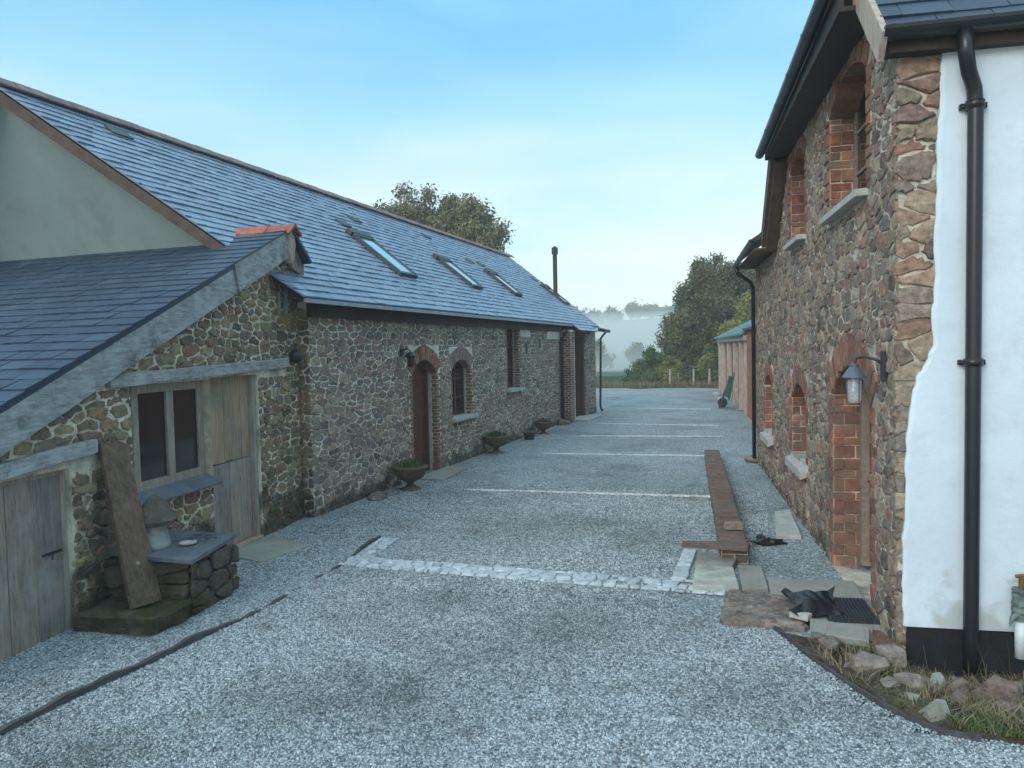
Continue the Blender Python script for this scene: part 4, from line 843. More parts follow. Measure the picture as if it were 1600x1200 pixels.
# roof: near slope, half hip, far slope, lower wing
NR = Fr(FA(-.42, 4.97, 0), wv, tuple((u+np.array(Z3))/math.sqrt(2)), tuple((np.array(Z3)-u)/math.sqrt(2)))
s = MB(); slates(s, NR, [(-.17, 0), (6.5, 0), (6.5, 5.0), (2.4, 5.0), (-.17, 1.2)], .24, .38, .016)
hp = Fr(FA(.42, 5.80, .36), tuple(u), tuple((wv+np.array(Z3))/math.sqrt(2)), tuple((nn+np.array(Z3))/math.sqrt(2)))
slates(s, hp, [(0, 0), (5.55, 0), (3.0, 3.6), (2.7, 3.6)], .22, .34)
FR_ = Fr(FA(7.35, 4.42, .2), tuple(-wv*-1), tuple((-u+np.array(Z3))/math.sqrt(2)), tuple((u+np.array(Z3))/math.sqrt(2)))
slates(s, FR_, [(0, 0), (6.5, 0), (6.5, 4.4), (2.6, 4.4), (0, 1.75)], .24, .38)
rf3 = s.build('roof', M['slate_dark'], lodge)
s = MB(); s.prism(NR, [(-.15, .01), (6.5, .01), (6.5, 5.0), (2.4, 5.0), (-.15, 1.2)], -.06, -.003); s.prism(hp, [(0.03, 0.02), (5.5, 0.02), (3.0, 3.6), (2.7, 3.6)], -.05, -.003); s.prism(FR_, [(0, 0.02), (6.5, 0.02), (6.5, 4.4), (2.6, 4.4), (0, 1.75)], -.06, -.003); s.build('roof_deck', M['soffit'], rf3)
s = MB(); LWg = Fr(FA(7.3, 4.42, .42), tuple(u), tuple((wv*.8+np.array(Z3)*.6)), tuple(nn*.6+np.array(Z3)*.8)); slates(s, LWg, [(0, 0), (3.5, 0), (3.5, 4), (0, 4)], .22, .34); s.build('wing_roof', M['slate_dark'], rf3)
s = MB(); s.prism(LWg, [(0, .02), (3.5, .02), (3.5, 4), (0, 4)], -.06, -.003); s.build('wing_deck', M['soffit'], rf3)
m_ = MB()   # near verge board: pale edge board climbing to the hip
m_.prism(FA, [(-.46, 4.98), (-.30, 4.80), (.55, 5.62), (.42, 5.84)], .15, .2); m_.build('verge_board', M['postwood'], lodge, bevel=.004)
m_ = MB(); m_.prism(FA, [(5.9, 5.66), (6.05, 5.72), (7.42, 4.42), (7.2, 4.28), (5.85, 5.5)], .2, .26); m_.prism(FA, [(5.9, 5.5), (7.2, 4.3), (7.15, 4.2), (5.8, 5.42)], .02, .2); m_.build('verge_board', M['soffit'], lodge, bevel=.004)
m_ = MB(); m_.box(FA, .4, 5.95, 5.50, 5.54, 0.0, .34); m_.box(FA, .4, 5.95, 5.54, 5.72, .30, .34); m_.build('soffit', M['darkwood'], lodge)
m_ = MB(); m_.box(FA, 7.2, 10.7, 4.24, 4.28, 0.0, .38); m_.build('wing_soffit', M['soffit'], lodge)
m_ = MB(); m_.box(WH, -.12, 6.5, 4.86, 4.97, .02, .16); m_.build('fascia_board', M['darkwood'], lodge)
def gutter(p, q, r, parent, name, n=5):
    g_ = MB(); p, q = Vector(p), Vector(q); d = (q-p).normalized(); sd_ = d.cross(Vector(Z3)).normalized(); seg = 10
    pr = [(math.cos(math.pi+math.pi*k/seg), math.sin(math.pi+math.pi*k/seg)) for k in range(seg+1)]
    for rr in (r, r*.9):
        for k in range(seg):
            a, b = pr[k], pr[k+1]; f = lambda o_, c_: tuple(o_+sd_*c_[0]*rr+Vector(Z3)*c_[1]*rr); g_.face([f(p, a), f(p, b), f(q, b), f(q, a)])
    g_.face([tuple(p+sd_*c[0]*r+Vector(Z3)*c[1]*r) for c in pr]); g_.face([tuple(q+sd_*c[0]*r+Vector(Z3)*c[1]*r) for c in pr])
    for k in range(n+1):
        m0 = p.lerp(q, (k+.02)/(n+.3)); m1 = m0+d*.05
        for j in range(seg): 
            a, b = pr[j], pr[j+1]; f = lambda o_, c_: tuple(o_+sd_*c_[0]*r*1.1+Vector(Z3)*c_[1]*r*1.1); g_.face([f(m0, a), f(m0, b), f(m1, b), f(m1, a)])
    return g_.build(name, M['black'], parent, smooth=False)
gutter(WH(-.18, 5.02, .24), WH(6.5, 5.06, .24), .085, lodge, 'gutter')
gutter(FA(.35, 5.76, .42), FA(5.95, 5.60, .42), .07, lodge, 'gutter')
gutter(FA(7.1, 4.42, .42), FA(10.75, 4.30, .46), .06, lodge, 'gutter')
m_ = MB(); P = [WH(.40, 4.96, .24), WH(.41, 4.78, .24), WH(.45, 4.66, .18), WH(.51, 4.55, .12), WH(.52, 4.40, .12), WH(.51, .2, .12), WH(.51, -.05, .12)]; m_.tube(P, .056, 14)
for z in (4.42, 2.42): m_.tube([WH(.515, z-.03, .12), WH(.515, z+.03, .12)], .07, 14); m_.box(WH, .42, .61, z-.02, z+.02, .05, .10)
m_.build('downpipe', M['black'], lodge, smooth=True); lodge.children[-1].data.polygons.foreach_set('use_smooth', [True]*len(lodge.children[-1].data.polygons))
m_ = MB(); P = [FA(10.3, 4.27, .44), FA(10.3, 4.12, .42), FA(10.45, 3.95, .15), FA(10.5, 3.8, .08), FA(10.5, .1, .08)]; m_.tube(P, .045, 10); m_.build('wing_downpipe', M['black'], lodge, smooth=True)

# lantern by the lodge door
LP = np.array(FA(.30, 2.42, .24)); lan = thing('wall_lantern', tuple(FA(.30, 2.42, 0)), 'glass wall lantern with blue grey hood beside the lodge door', 'wall lantern')
m_ = MB(); m_.tube([FA(.18, 2.40, .03), FA(.18, 2.44, .08), FA(.24, 2.47, .16), FA(.30, 2.46, .22), FA(.30, 2.40, .24)], .014, 8); m_.box(FA, .13, .23, 2.26, 2.52, .02, .045); m_.build('bracket', M['iron'], lan, bevel=.004)
hoodm = mat('blue_grey_metal', [(.09, .11, .14)], rough=.4, bstr=.1, spec=.5); c = tuple(LP+[0, 0, -.18])
m_ = MB(); m_.lathe(c, [(.098, .045), (.098, .055), (.055, .12), (.04, .14), (.04, .16), (.018, .175), (.0, .18)], 20); m_.build('hood', hoodm, lan, smooth=False)
m_ = MB(); m_.lathe(tuple(LP+[0, 0, -.36]), [(.03, 0), (.055, .012), (.062, .04), (.064, .225)], 20); m_.build('glass', M['lampglass'], lan, smooth=True)
m_ = MB(); m_.lathe(tuple(LP+[0, 0, -.22]), [(.006, 0), (.016, .02), (.012, .06), (.012, .09)], 10); m_.build('bulb', M['bulb'], lan, smooth=True)
m_ = MB()
for k in range(4):
    a = k*math.pi/2+.5; m_.tube([tuple(LP+[.07*math.cos(a), .07*math.sin(a), -.355]), tuple(LP+[.07*math.cos(a), .07*math.sin(a), -.13])], .003, 5)
m_.build('guard_wires', M['iron'], lan)

# outside tap pipe with lagging on the white wall
tp = thing('standpipe', tuple(WH(.87, 0, .14)), 'white pipe with ragged lagging and brass tap on the white wall', 'tap')
m_ = MB(); m_.tube([WH(.86, .08, .14), WH(.86, .40, .14)], .042, 12); m_.build('pipe', M['whitepipe'], tp, smooth=True)
m_ = MB(); prev = None
for k in range(14): m_.tube([WH(.86, .38+k*.018, .14), WH(.86, .40+k*.018, .14)], random.uniform(.045, .07), 9)
m_.tube([WH(.83, .44, .17), WH(.78, .41, .19), WH(.76, .35, .2)], [.03, .02, .006], 6); m_.build('lagging', M['lagging'], tp)
m_ = MB(); m_.tube([WH(.87, .62, .14), WH(.87, .74, .14)], .028, 10); m_.tube([WH(.82, .73, .14), WH(.94, .75, .14)], .014, 8); m_.tube([WH(.87, .66, .14), WH(.87, .66, .24), WH(.87, .60, .27)], .016, 8); m_.build('tap', M['brass'], tp)

# ------------------------------------------------------------------ things at the lodge foot
bw = thing('brick_wall', (-.6, 13.5, 0), 'low brown red brick wall standing in the gravel', 'wall')
d_ = np.array([-1.20+.38, 17.9-9.4, 0]); Lb = float(np.linalg.norm(d_)); d_ = d_/Lb; sv = np.array([d_[1], -d_[0], 0]); BWf = Fr((-.38, 9.4, 0), tuple(d_), tuple(-sv), Z3)
m_ = MB(); m_.box(BWf, 0, Lb, -.155, .155, -.05, .2); core = m_.build('core', M['mortar_lodge'], bw)
ps = []; a = 0
while a < Lb-.05: ps += [[(a+.006, -.16), (a+.098, -.16), (a+.098, .16), (a+.006, .16)]]; a += .106
m_ = MB(); stones(m_, BWf, ps, .012, .03, rounding=False, jag=.006, c0=.195, inset=.92)
for sgn in (1, -1):
    f2 = Fr(BWf(0, sgn*.155, 0), BWf.a, Z3, tuple(np.array(BWf.b)*sgn)); z = 0; k = 0; pp = []
    while z < .19:
        a = -.1*(k % 2)
        while a < Lb-.2: pp.append([(max(a, 0)+.005, z+.005), (a+.21, z+.005), (a+.21, z+.06), (max(a, 0)+.005, z+.06)]); a += .218
        z += .067; k += 1
    stones(m_, f2, pp, .006, .014, rounding=False, jag=.004, inset=.93)
stones(m_, Fr(BWf(0, 0, 0), BWf.b, Z3, tuple(-np.array(BWf.a))), [[(-.15, .005), (-.01, .005), (-.01, .1), (-.15, .1)], [(.01, .005), (.15, .005), (.15, .1), (.01, .1)], [(-.15, .11), (.15, .11), (.15, .19), (-.15, .19)]], .008, .015, rounding=False)
m_.build('bricks', M['brickdull'], core)
m_ = MB(); m_.prism(PB, [(-.98, 9.25), (-.22, 9.22), (-.2, 9.42), (-.55, 9.45), (-.98, 9.36)], .19, .245); m_.build('end_tile', M['brickdull'], bw, bevel=.01)
m_ = MB(); m_.box(Fr((-.42, 10.15, .235), (math.cos(.3), math.sin(.3), 0), (-math.sin(.3), math.cos(.3), 0), Z3), -.11, .11, -.06, .06, 0, .085); tag(m_.build('loose_brick', M['rock'], bevel=.006), 'single loose brick lying on the low brick wall', 'brick')
m_ = MB(); blob(m_, (.02, 10.35, .04), (.2, .1, .045), 10, 5, .5, .3); blob(m_, (-.08, 10.5, .04), (.08, .12, .05), 8, 5, .5); tag(m_.build('plastic_scrap', M['fabricblack']), 'crumpled black plastic scrap beside the low brick wall', 'plastic sheet')
CG = 'concrete slabs by the lodge door'
slab('concrete_slab', [(-.80, 9.02), (-.40, 9.02), (-.33, 9.6), (-.82, 9.6)], -.02, .055, M['concrete'], 'darker far slab of the pair beside the setts', 'slab', CG)
slab('concrete_slab', [(-.76, 8.22), (-.29, 8.27), (-.38, 9.0), (-.80, 9.0)], -.02, .065, mat('pale_concrete', [(.40, .40, .33)], nscale=5, bscale=60, bstr=.4), 'pale near slab of the pair beside the setts', 'slab', CG)
slab('concrete_slab', [(-.26, 8.28), (.0, 8.38), (-.07, 9.2), (-.34, 9.2)], -.02, .04, M['concrete'], 'narrow slab below the end of the brick wall', 'slab', CG)
slab('paving_slab', [(.10, 10.7), (.42, 10.72), (.32, 12.4), (.10, 12.2)], -.02, .06, M['palestone'], 'loose pale slab lying in gravel near the lodge wall', 'slab')
slab('doorstep_slab', [(.02, 8.1), (.9, 8.1), (.86, 8.75), (.0, 8.62)], -.02, .075, M['concrete'], 'worn grey doorstep at the lodge door', 'doorstep')
tag(lumpy('earth_step', M['mossrock'], None, -.42, .36, 7.28, 8.25, -.04, .06, (14, 14, 3), .02, 5), 'brown broken paving beside the gravel edge', 'paving')
bpy.data.objects['earth_step'].data.materials[0] = M['rock']
mt = thing('door_mat', (.75, 7.75, .08), 'dark ribbed rubber mat outside the lodge door', 'door mat'); m_ = MB(); MF = Fr((.52, 7.42, .078), tuple(wv), tuple(u), Z3)
m_.box(MF, 0, .44, 0, .64, -.02, .006); m_.build('backing', M['rubber'], mt); m_ = MB()
for k in range(13): m_.box(MF, .01+k*.033, .03+k*.033, .01, .63, .006, .018)
m_.build('ribs', M['rubber'], mt)
m_ = MB(); m_.prism(PB, [(.36, 7.1), (1.02, 7.1), (.93, 8.1), (.36, 8.1)], -.3, .06); tag(m_.build('landing', M['concrete']), 'concrete landing under the rubber mat', 'paving')
# crumpled black sack
def sack():
    n = 26; V = []; F = []
    pts = []
    for i in range(n+1):
        for j in range(n+1):
            s_, t_ = i/n, j/n; x = .17+.47*s_; y = 7.46+.55*t_
            ed = min(s_, 1-s_, t_, 1-t_); z = .085+.14*min(1, ed*4)*(.55+.45*math.sin(s_*4.2+t_*2.5)*math.cos(t_*4.5-s_*2))+.012*abs(math.sin(s_*11+t_*7))
            x += .05*math.sin(t_*6); y += .14*math.sin(s_*4+1)*(t_-.5)
            if s_ > .62 and t_ > .6: z += .16*(s_-.62)/.38*(t_-.6)/.4
            if s_ < .2: z += .06*(.2-s_)/.2
            pts.append((x, y, max(z, .078)))
    mb = MB()
    for i in range(n):
        for j in range(n): a = i*(n+1)+j; mb.face([pts[a], pts[a+n+1], pts[a+n+2], pts[a+1]])
    return mb
tag(sack().build('black_sack', M['fabricblack']), 'crumpled black plastic sack on the lodge doorstep', 'sack')
m_ = MB(); m_.box(Fr((.28, 7.44, .065), (math.cos(-.5), math.sin(-.5), 0), (math.sin(.5), math.cos(.5), 0), Z3), -.09, .09, -.045, .045, 0, .06); tag(m_.build('white_brick', M['palestone'], bevel=.006), 'small white block in front of the black sack', 'brick')
led = thing('stone_ledge', (.7, 7.1, 0), 'flat stone ledge on rubble below the lodge doorway', 'step')
m_ = MB(); m_.prism(PB, [(.34, 7.02), (.80, 6.93), (.84, 7.25), (.36, 7.38)], .03, .10); m_.build('ledge_slab', M['concrete'], led, bevel=.012)
m_ = MB(); m_.prism(PB, [(.82, 6.90), (1.06, 6.86), (1.02, 7.0), (.92, 7.24), (.86, 7.24)], .02, .09); m_.build('brick_end', M['brick'], led, bevel=.008)
m_ = MB(); stones(m_, Fr((.34, 7.0, 0), (.985, -.17, 0), Z3, (-.17, -.985, 0)), rubble(0, .7, -.06, .05, .17, .1, .02, [[(0, -.06), (.7, -.06), (.7, .045), (0, .045)]]), .02, .05); m_.box(Fr((.34, 7.0, 0), (.985, -.17, 0), Z3, (-.17, -.985, 0)), 0, .7, -.08, .04, -.2, .01); m_.build('rubble_riser', M['stone_lean'], led)
import bmesh
def rubble_rock(c, r, rot):      # broken stone: the hull of a handful of points, so it has facets and blunt edges
    bm = bmesh.new()
    for k in range(17):
        d = Vector((random.gauss(0, 1), random.gauss(0, 1), random.gauss(0, 1))).normalized(); d = Vector([max(-.78, min(.78, q))*1.2 for q in d])
        x, y = d.x*r[0], d.y*r[1]; bm.verts.new((c[0]+x*math.cos(rot)-y*math.sin(rot), c[1]+x*math.sin(rot)+y*math.cos(rot), c[2]+d.z*r[2]))
    res = bmesh.ops.convex_hull(bm, input=bm.verts); bmesh.ops.delete(bm, geom=[v for v in bm.verts if not v.link_faces], context='VERTS'); bm.verts.index_update()
    mb = MB(); mb.v = [tuple(v.co) for v in bm.verts]; mb.f = [[v.index for v in f.verts] for f in bm.faces]; rn = random.random(); mb.r = [rn]*len(mb.f); bm.free(); return mb
RG = 'rocks on the grassy bank by the white wall'
rocks = [((.50, 6.80), (.12, .09, .07), .2, 'low flat rock just below the stone ledge'), ((.40, 6.93), (.06, .06, .06), 0, 'small stone at the left foot of the ledge'), ((.66, 6.55), (.07, .07, .05), .4, 'small rock above the long pinkish rock'), ((.75, 6.38), (.19, .12, .09), -.6, 'long pinkish rock along the edging board'),
    ((.93, 6.68), (.12, .10, .12), .2, 'upright grey rock under the plinth corner'), ((1.12, 6.50), (.11, .08, .07), .5, 'grey rock right of the upright rock'), ((1.0, 6.28), (.13, .08, .07), .1, 'brown half buried rock in the middle of the bank'), ((1.23, 6.45), (.07, .06, .10), .9, 'pale pointed stone with a white top'),
    ((1.36, 6.42), (.09, .07, .09), .3, 'tan stone in the dry grass'), ((1.62, 6.3), (.20, .14, .13), .1, 'large pinkish rock at the right edge'), ((1.08, 5.72), (.10, .08, .08), .6, 'pale rock at the tip of the edging board'), ((1.58, 6.02), (.09, .07, .06), .3, 'small pink stone in the grass'), ((.86, 6.12), (.08, .07, .05), .3, 'brown stone next to the edging board')]
rocks += [((.60, 6.42), (.05, .04, .04), .1, 'tiny stone beside the edging board, above the long pinkish rock'), ((1.30, 6.15), (.11, .08, .06), 1.2, 'flat brown rock left of the large pinkish rock'), ((1.42, 6.62), (.10, .07, .07), .2, 'grey rock close under the black plinth and downpipe'), ((.98, 5.98), (.06, .05, .04), .7, 'small brown rock above the pale tip rock'), ((1.75, 6.58), (.12, .09, .08), .2, 'brown rock under the white standpipe')]
for (x, y), r, rot, lb in rocks:
    m_ = MB(); y += .06; blob(m_, (x, y, float(soil_z(x, y))+r[2]*.5), (0, 0, 0), 3, 2, 0, rot); m_ = rubble_rock((x, y, float(soil_z(x, y))+r[2]*.45), r, rot); tag(m_.build('rock', M['rock'] if 'pale' not in lb else M['concrete'], bevel=.006), lb, 'rock', RG)
m_ = MB(); blob(m_, tuple(FA(10.6, .06, .12)), (.16, .13, .09), 9, 6, .25); tag(m_.build('rock', M['rock']), 'reddish rock at the foot of the far lodge downpipe', 'rock')
def blades(n, fn, hmin, hmax, m, name, label, lean=.6, wd=.004):
    V = []; F = []; R = []
    for k in range(n):
        x, y, z = fn(); h = random.uniform(hmin, hmax); a = random.uniform(0, 6.28); dx, dy = math.cos(a)*h*random.uniform(.1, lean), math.sin(a)*h*random.uniform(.1, lean)
        w = wd*random.uniform(.6, 1.4); sx, sy = -math.sin(a)*w, math.cos(a)*w; i = len(V); r = random.random()
        V += [(x-sx, y-sy, z), (x+sx, y+sy, z), (x+dx*.4+sx*.8, y+dy*.4+sy*.8, z+h*.6), (x+dx*.4-sx*.8, y+dy*.4-sy*.8, z+h*.6), (x+dx+sx*.15, y+dy+sy*.15, z+h), (x+dx-sx*.15, y+dy-sy*.15, z+h)]
        F += [[i, i+1, i+2, i+3], [i+3, i+2, i+4, i+5]]; R += [r, r]
    return tag(bulk(name, np.array(V), np.array(F), np.array(R), m), label, 'grass', kind='stuff')
def soilpt(cond):
    while True:
        x = random.uniform(.25, 3.2); y = random.uniform(5.3, 7.25)
        if bool(inside_soil(np.array(x), np.array(y-.06))) and cond(x, y) and not (x < 1.05 and y > 6.9): return x, y, float(soil_z(x, y))-.01
blades(9500, lambda: soilpt(lambda x, y: random.random() < .25+.5*(math.sin(x*6+y*4) > 0) and x > .35), .02, .10, M['drygrass'], 'dry_grass', 'straw brown grass and stalks on the bank', 2.6)
blades(6000, lambda: soilpt(lambda x, y: x > 1.15 and y < 5.9+.12*math.sin(x*9)), .02, .06, M['greengrass'], 'green_grass', 'short green grass along the gravel at the lower right', 1.0)
blades(110, lambda: soilpt(lambda x, y: y > 6.5), .15, .45, M['drygrass'], 'tall_stalks', 'tall thin stalks against the black plinth', .9, .002)

# ------------------------------------------------------------------ sheds beyond the lodge
SF = Fr(O-nn*.8, u, Z3, nn)
shA = thing('brick_shed', tuple(SF(17.5, 0)), 'red brick shed with purple grey roof, nearer the lodge', 'shed')
m_ = MB(); m_.box(SF, 13.0, 21.9, -.05, 3.1, -2.6, -.02); cr = m_.build('wall', M['shedbrick'], shA)
m_ = MB(); ps = rubble(13, 21.9, 0, 3.1, .23, .11, .02, [[(13, 0), (21.9, 0), (21.9, 3.05), (13, 3.05)]]); stones(m_, Fr(SF(0, 0, -.02), SF.a, SF.b, SF.c), ps, .004, .014); m_.build('brickwork', M['shedbrick'], cr)
m_ = MB(); RS = Fr(SF(12.8, 3.1, .12), tuple(u), tuple(wv*.88+np.array(Z3)*.475), tuple(nn*.475+np.array(Z3)*.88)); m_.box(RS, 0, 9.3, 0, 2.9, 0, .05)
for k in range(60): m_.box(RS, k*.155, k*.155+.06, 0, 2.9, .05, .07)
m_.build('roof', M['sheetpurple'], shA)
shB = thing('open_fronted_shed', tuple(SF(30, 0)), 'open fronted brick shed with pale posts and teal sheet roof', 'shed')
m_ = MB(); m_.box(SF, 22.0, 38.6, -.05, 2.9, -3.0, -2.8); m_.box(SF, 38.4, 38.6, -.05, 2.9, -2.8, -.1); m_.box(SF, 22.0, 22.15, -.05, 2.9, -2.8, -.1); m_.build('back_walls', M['shedbrick'], shB)
m_ = MB(); m_.box(SF, 22.2, 38.4, -.05, 2.25, -.75, -.56); fw2 = m_.build('infill_wall', M['shedbrick'], shB)
m_ = MB(); ps = rubble(22.2, 38.4, 0, 2.25, .23, .1, .02, [[(22.2, 0), (38.4, 0), (38.4, 2.23), (22.2, 2.23)]]); stones(m_, Fr(SF(0, 0, -.56), SF.a, SF.b, SF.c), ps, .004, .016); m_.build('brickwork', M['shedbrick'], fw2)
for s0 in (22.3, 24.6, 27.6, 31.4, 35.6, 38.3):
    m_ = MB(); m_.box(SF, s0-.11, s0+.11, 0, 2.86, -.16, .05); m_.build('post', M['postwood'], shB, bevel=.01)
m_ = MB(); m_.box(SF, 22.0, 38.7, 2.74, 2.92, -.1, .1); m_.build('wall_beam', M['postwood'], shB)
m_ = MB(); RS = Fr(SF(22.0, 2.92, .25), tuple(u), tuple(wv*.9+np.array(Z3)*.436), tuple(nn*.436+np.array(Z3)*.9)); m_.box(RS, 0, 17, 0, 3.0, 0, .04)
for k in range(56): m_.box(RS, k*.3, k*.3+.1, 0, 3.0, .04, .08)
m_.build('roof', M['sheeting'], shB)
gc = thing('garden_cart', tuple(SF(25.6, 0, .5)), 'green garden barrow tipped up against the shed front', 'wheelbarrow')
m_ = MB(); TF = Fr(SF(25.3, .35, .35), tuple(u), (nn[0]*-.2, nn[1]*-.2, .98), tuple(nn*.98+np.array(Z3)*.2)); m_.prism(TF, [(0, 0), (.75, 0), (.66, 1.05), (.4, 1.15), (.1, 1.05)], 0, .06); m_.prism(TF, [(.08, .1), (.68, .1), (.6, .95), (.15, .95)], .06, .22); m_.build('tray', M['greenplastic'], gc, bevel=.03)
m_ = MB(); m_.tube([SF(25.4, .02, .75), SF(25.45, 1.3, .3)], .025, 8); m_.tube([SF(25.95, .02, .75), SF(25.9, 1.3, .3)], .025, 8); m_.build('handles', M['iron'], gc)
m_ = MB(); m_.tube([SF(25.6, .22, .62), SF(25.7, .22, .62)], .2, 16); m_.build('wheel', M['rubber'], gc)
for (s0, lb) in ((29.5, 'pale kerb stone by the shed front, nearer one'), (33.5, 'pale kerb stone by the shed front, farther one')):
    m_ = MB(); m_.box(SF, s0, s0+1.5, 0, .12, .3, .55); tag(m_.build('kerb_stone', M['palestone'], bevel=.02), lb, 'kerb stone')

# ------------------------------------------------------------------ fence
FG = 'fence posts at the end of the yard'
fposts = [(-8.2, 48.6), (-5.75, 48.4), (-4.3, 48.3), (-3.35, 48.2)]
for k, (x, y) in enumerate(fposts[1:]):
    m_ = MB(); m_.tube([(x, y, -.1), (x+.02, y, 1.15)], [.07, .06], 8); tag(m_.build('fence_post', M['postwood']), ['leftmost pale fence post, in front of the bushes', 'middle pale fence post', 'right pale fence post beside the sheds'][k], 'fence post', FG)
m_ = MB()
for z in (.4, .75, 1.05): m_.tube([(-5.75, 48.33, z), (-4.3, 48.23, z-.02), (-3.35, 48.13, z), (-2.9, 48.1, z)], .008, 5)
tag(m_.build('fence_wire', M['iron']), 'thin wires strung between the yard end fence posts', 'fence wire')

# ------------------------------------------------------------------ trees
def leaves(cents, n, size, squash=(1, 1, 1)):
    C_ = np.array([c for c, r in cents]); Rr = np.array([r for c, r in cents]); wts = (Rr**2).prod(1)**(1/1.5) if Rr.ndim > 1 else Rr**2; wts = wts/wts.sum()
    k = RNG.choice(len(C_), n, p=wts); d = RNG.normal(size=(n, 3)); d /= np.linalg.norm(d, axis=1)[:, None]
    rad = RNG.random(n)**.45
    P = C_[k]+d*Rr[k]*rad[:, None]
    # small twig clumps
    P += RNG.normal(size=(n, 3))*size*1.0
    nrm = d+RNG.normal(size=(n, 3))*.7; nrm /= np.linalg.norm(nrm, axis=1)[:, None]
    t = np.cross(nrm, RNG.normal(size=(n, 3))); t /= np.linalg.norm(t, axis=1)[:, None]; b = np.cross(nrm, t)
    s = size*RNG.uniform(.5, 1.3, n)[:, None]
    V = np.stack([P-t*s, P-b*s*.5, P+t*s, P+b*s*.5], 1).reshape(-1, 3); F = np.arange(n*4).reshape(n, 4)
    # colour varies by clump, and by leaf
    R = np.clip(RNG.random(len(C_))[k]*.6+RNG.random(n)*.4, 0, 1)
    return V, F, R
def tree(name, base, blobs, n, size, m, label, cat='tree', trunk=.3, group=None, sub=8):
    t = thing(name, base, label, cat, group); tb = MB(); bx, by, bz = base; cents = []
    topz = max(b[2]+b[3][2] for b in blobs)
    cx = sum(b[0] for b in blobs)/len(blobs); cy = sum(b[1] for b in blobs)/len(blobs)
    fork = (bx+(cx-bx)*.2, by+(cy-by)*.2, bz+(min(b[2] for b in blobs)-bz)*.7+.3)
    tb.tube([base, ((bx+fork[0])/2+.05, (by+fork[1])/2, (bz+fork[2])/2), fork], [trunk, trunk*.8, trunk*.7], 9)
    for (x, y, z, r) in blobs:
        mid = ((fork[0]+x)/2+random.uniform(-.2, .2), (fork[1]+y)/2, (fork[2]+z)/2+.1*abs(z-fork[2])); tb.tube([fork, mid, (x, y, z)], [trunk*.5, trunk*.28, trunk*.1], 7)
        for k in range(sub):   # sub-clumps with their own outline, leaving gaps
            d = Vector((random.gauss(0, 1), random.gauss(0, 1), random.gauss(0, 1))).normalized(); q = random.uniform(.5, 1.0)
            c = (x+d.x*r[0]*q, y+d.y*r[1]*q, z+d.z*r[2]*q); f = random.uniform(.22, .42); cents.append((c, (r[0]*f, r[1]*f, r[2]*f)))
            tb.tube([(x, y, z), ((x+c[0])/2, (y+c[1])/2, (z+c[2])/2+.05), c], [trunk*.12, trunk*.07, trunk*.03], 5)
        cents.append(((x, y, z), (r[0]*.6, r[1]*.6, r[2]*.6)))
    tb.build('trunk', M['bark'], t)
    V, F, R = leaves(cents, n, size); bulk('crown', V, F, R, m, t); return t
# tree behind barn
tree('broadleaf_tree', (-20, 46, 0), [(-23.7, 46, 9.5, (2.2, 2, 2.0)), (-21.7, 45, 10.7, (2.4, 2, 2.1)), (-22.3, 47, 8, (3, 2, 2.4)), (-20.5, 46, 10.4, (2.0, 2, 2.3)), (-19.4, 46, 10.2, (1.9, 2, 2.4)), (-17.8, 46, 10.2, (2.1, 2, 2.3)), (-16.4, 45, 8.6, (1.8, 1.8, 2.1)), (-19.6, 46, 7, (2.4, 2, 1.8))],
     75000, .12, M['leaf_ash'], 'tall broadleaf tree rising behind the barn roof', trunk=.45, sub=16)
# big tree at the yard's end
tree('big_tree', (-3.5, 58, 0), [(-5.2, 57, 3.6, (2.3, 2, 2.2)), (-5.3, 58, 5.8, (2.0, 2, 1.8)), (-3.8, 58, 7.3, (2.0, 2, 1.7)), (-2.4, 59, 7.4, (1.9, 2, 1.6)), (-.8, 59, 7.0, (1.9, 2, 1.7)), (-3.0, 57, 4.8, (2.6, 2, 2.2)), (-1.2, 58, 4.5, (2.2, 2, 2.0)), (.8, 59, 6.8, (1.8, 2, 1.8)), (-5.6, 57, 1.9, (2.3, 1.6, 1.9)), (-6.3, 57, 3.6, (1.5, 1.6, 1.7)), (-2.2, 57, 2.2, (2.5, 1.6, 1.8))],
     110000, .12, M['leaf_dark'], 'broad dark tree beyond the end of the yard', trunk=.4, sub=12)
tree('willow_tree', (-1.2, 53, 0), [(-2.2, 53, 3.4, (1.2, 1.2, 1.4)), (-.9, 53, 4.6, (1.4, 1.2, 1.3)), (.2, 53, 4.2, (1.5, 1.2, 1.6)), (-1.0, 52.6, 2.6, (1.6, 1.2, 1.6))], 26000, .1, M['leaf_gold'], 'olive golden tree behind the sheds', trunk=.2, sub=10)
tree('conifer_bush', (-7.7, 51.5, 0), [(-7.3, 51.5, .7, (1.4, .9, .9)), (-7.1, 51.5, 1.7, (.95, .7, .8)), (-8.6, 51.3, .35, (.8, .6, .5)), (-8.0, 51.4, .9, (.9, .7, .7))], 20000, .075, M['leaf_green'], 'dark green conical bush at the yard edge', 'bush', trunk=.12, sub=9)
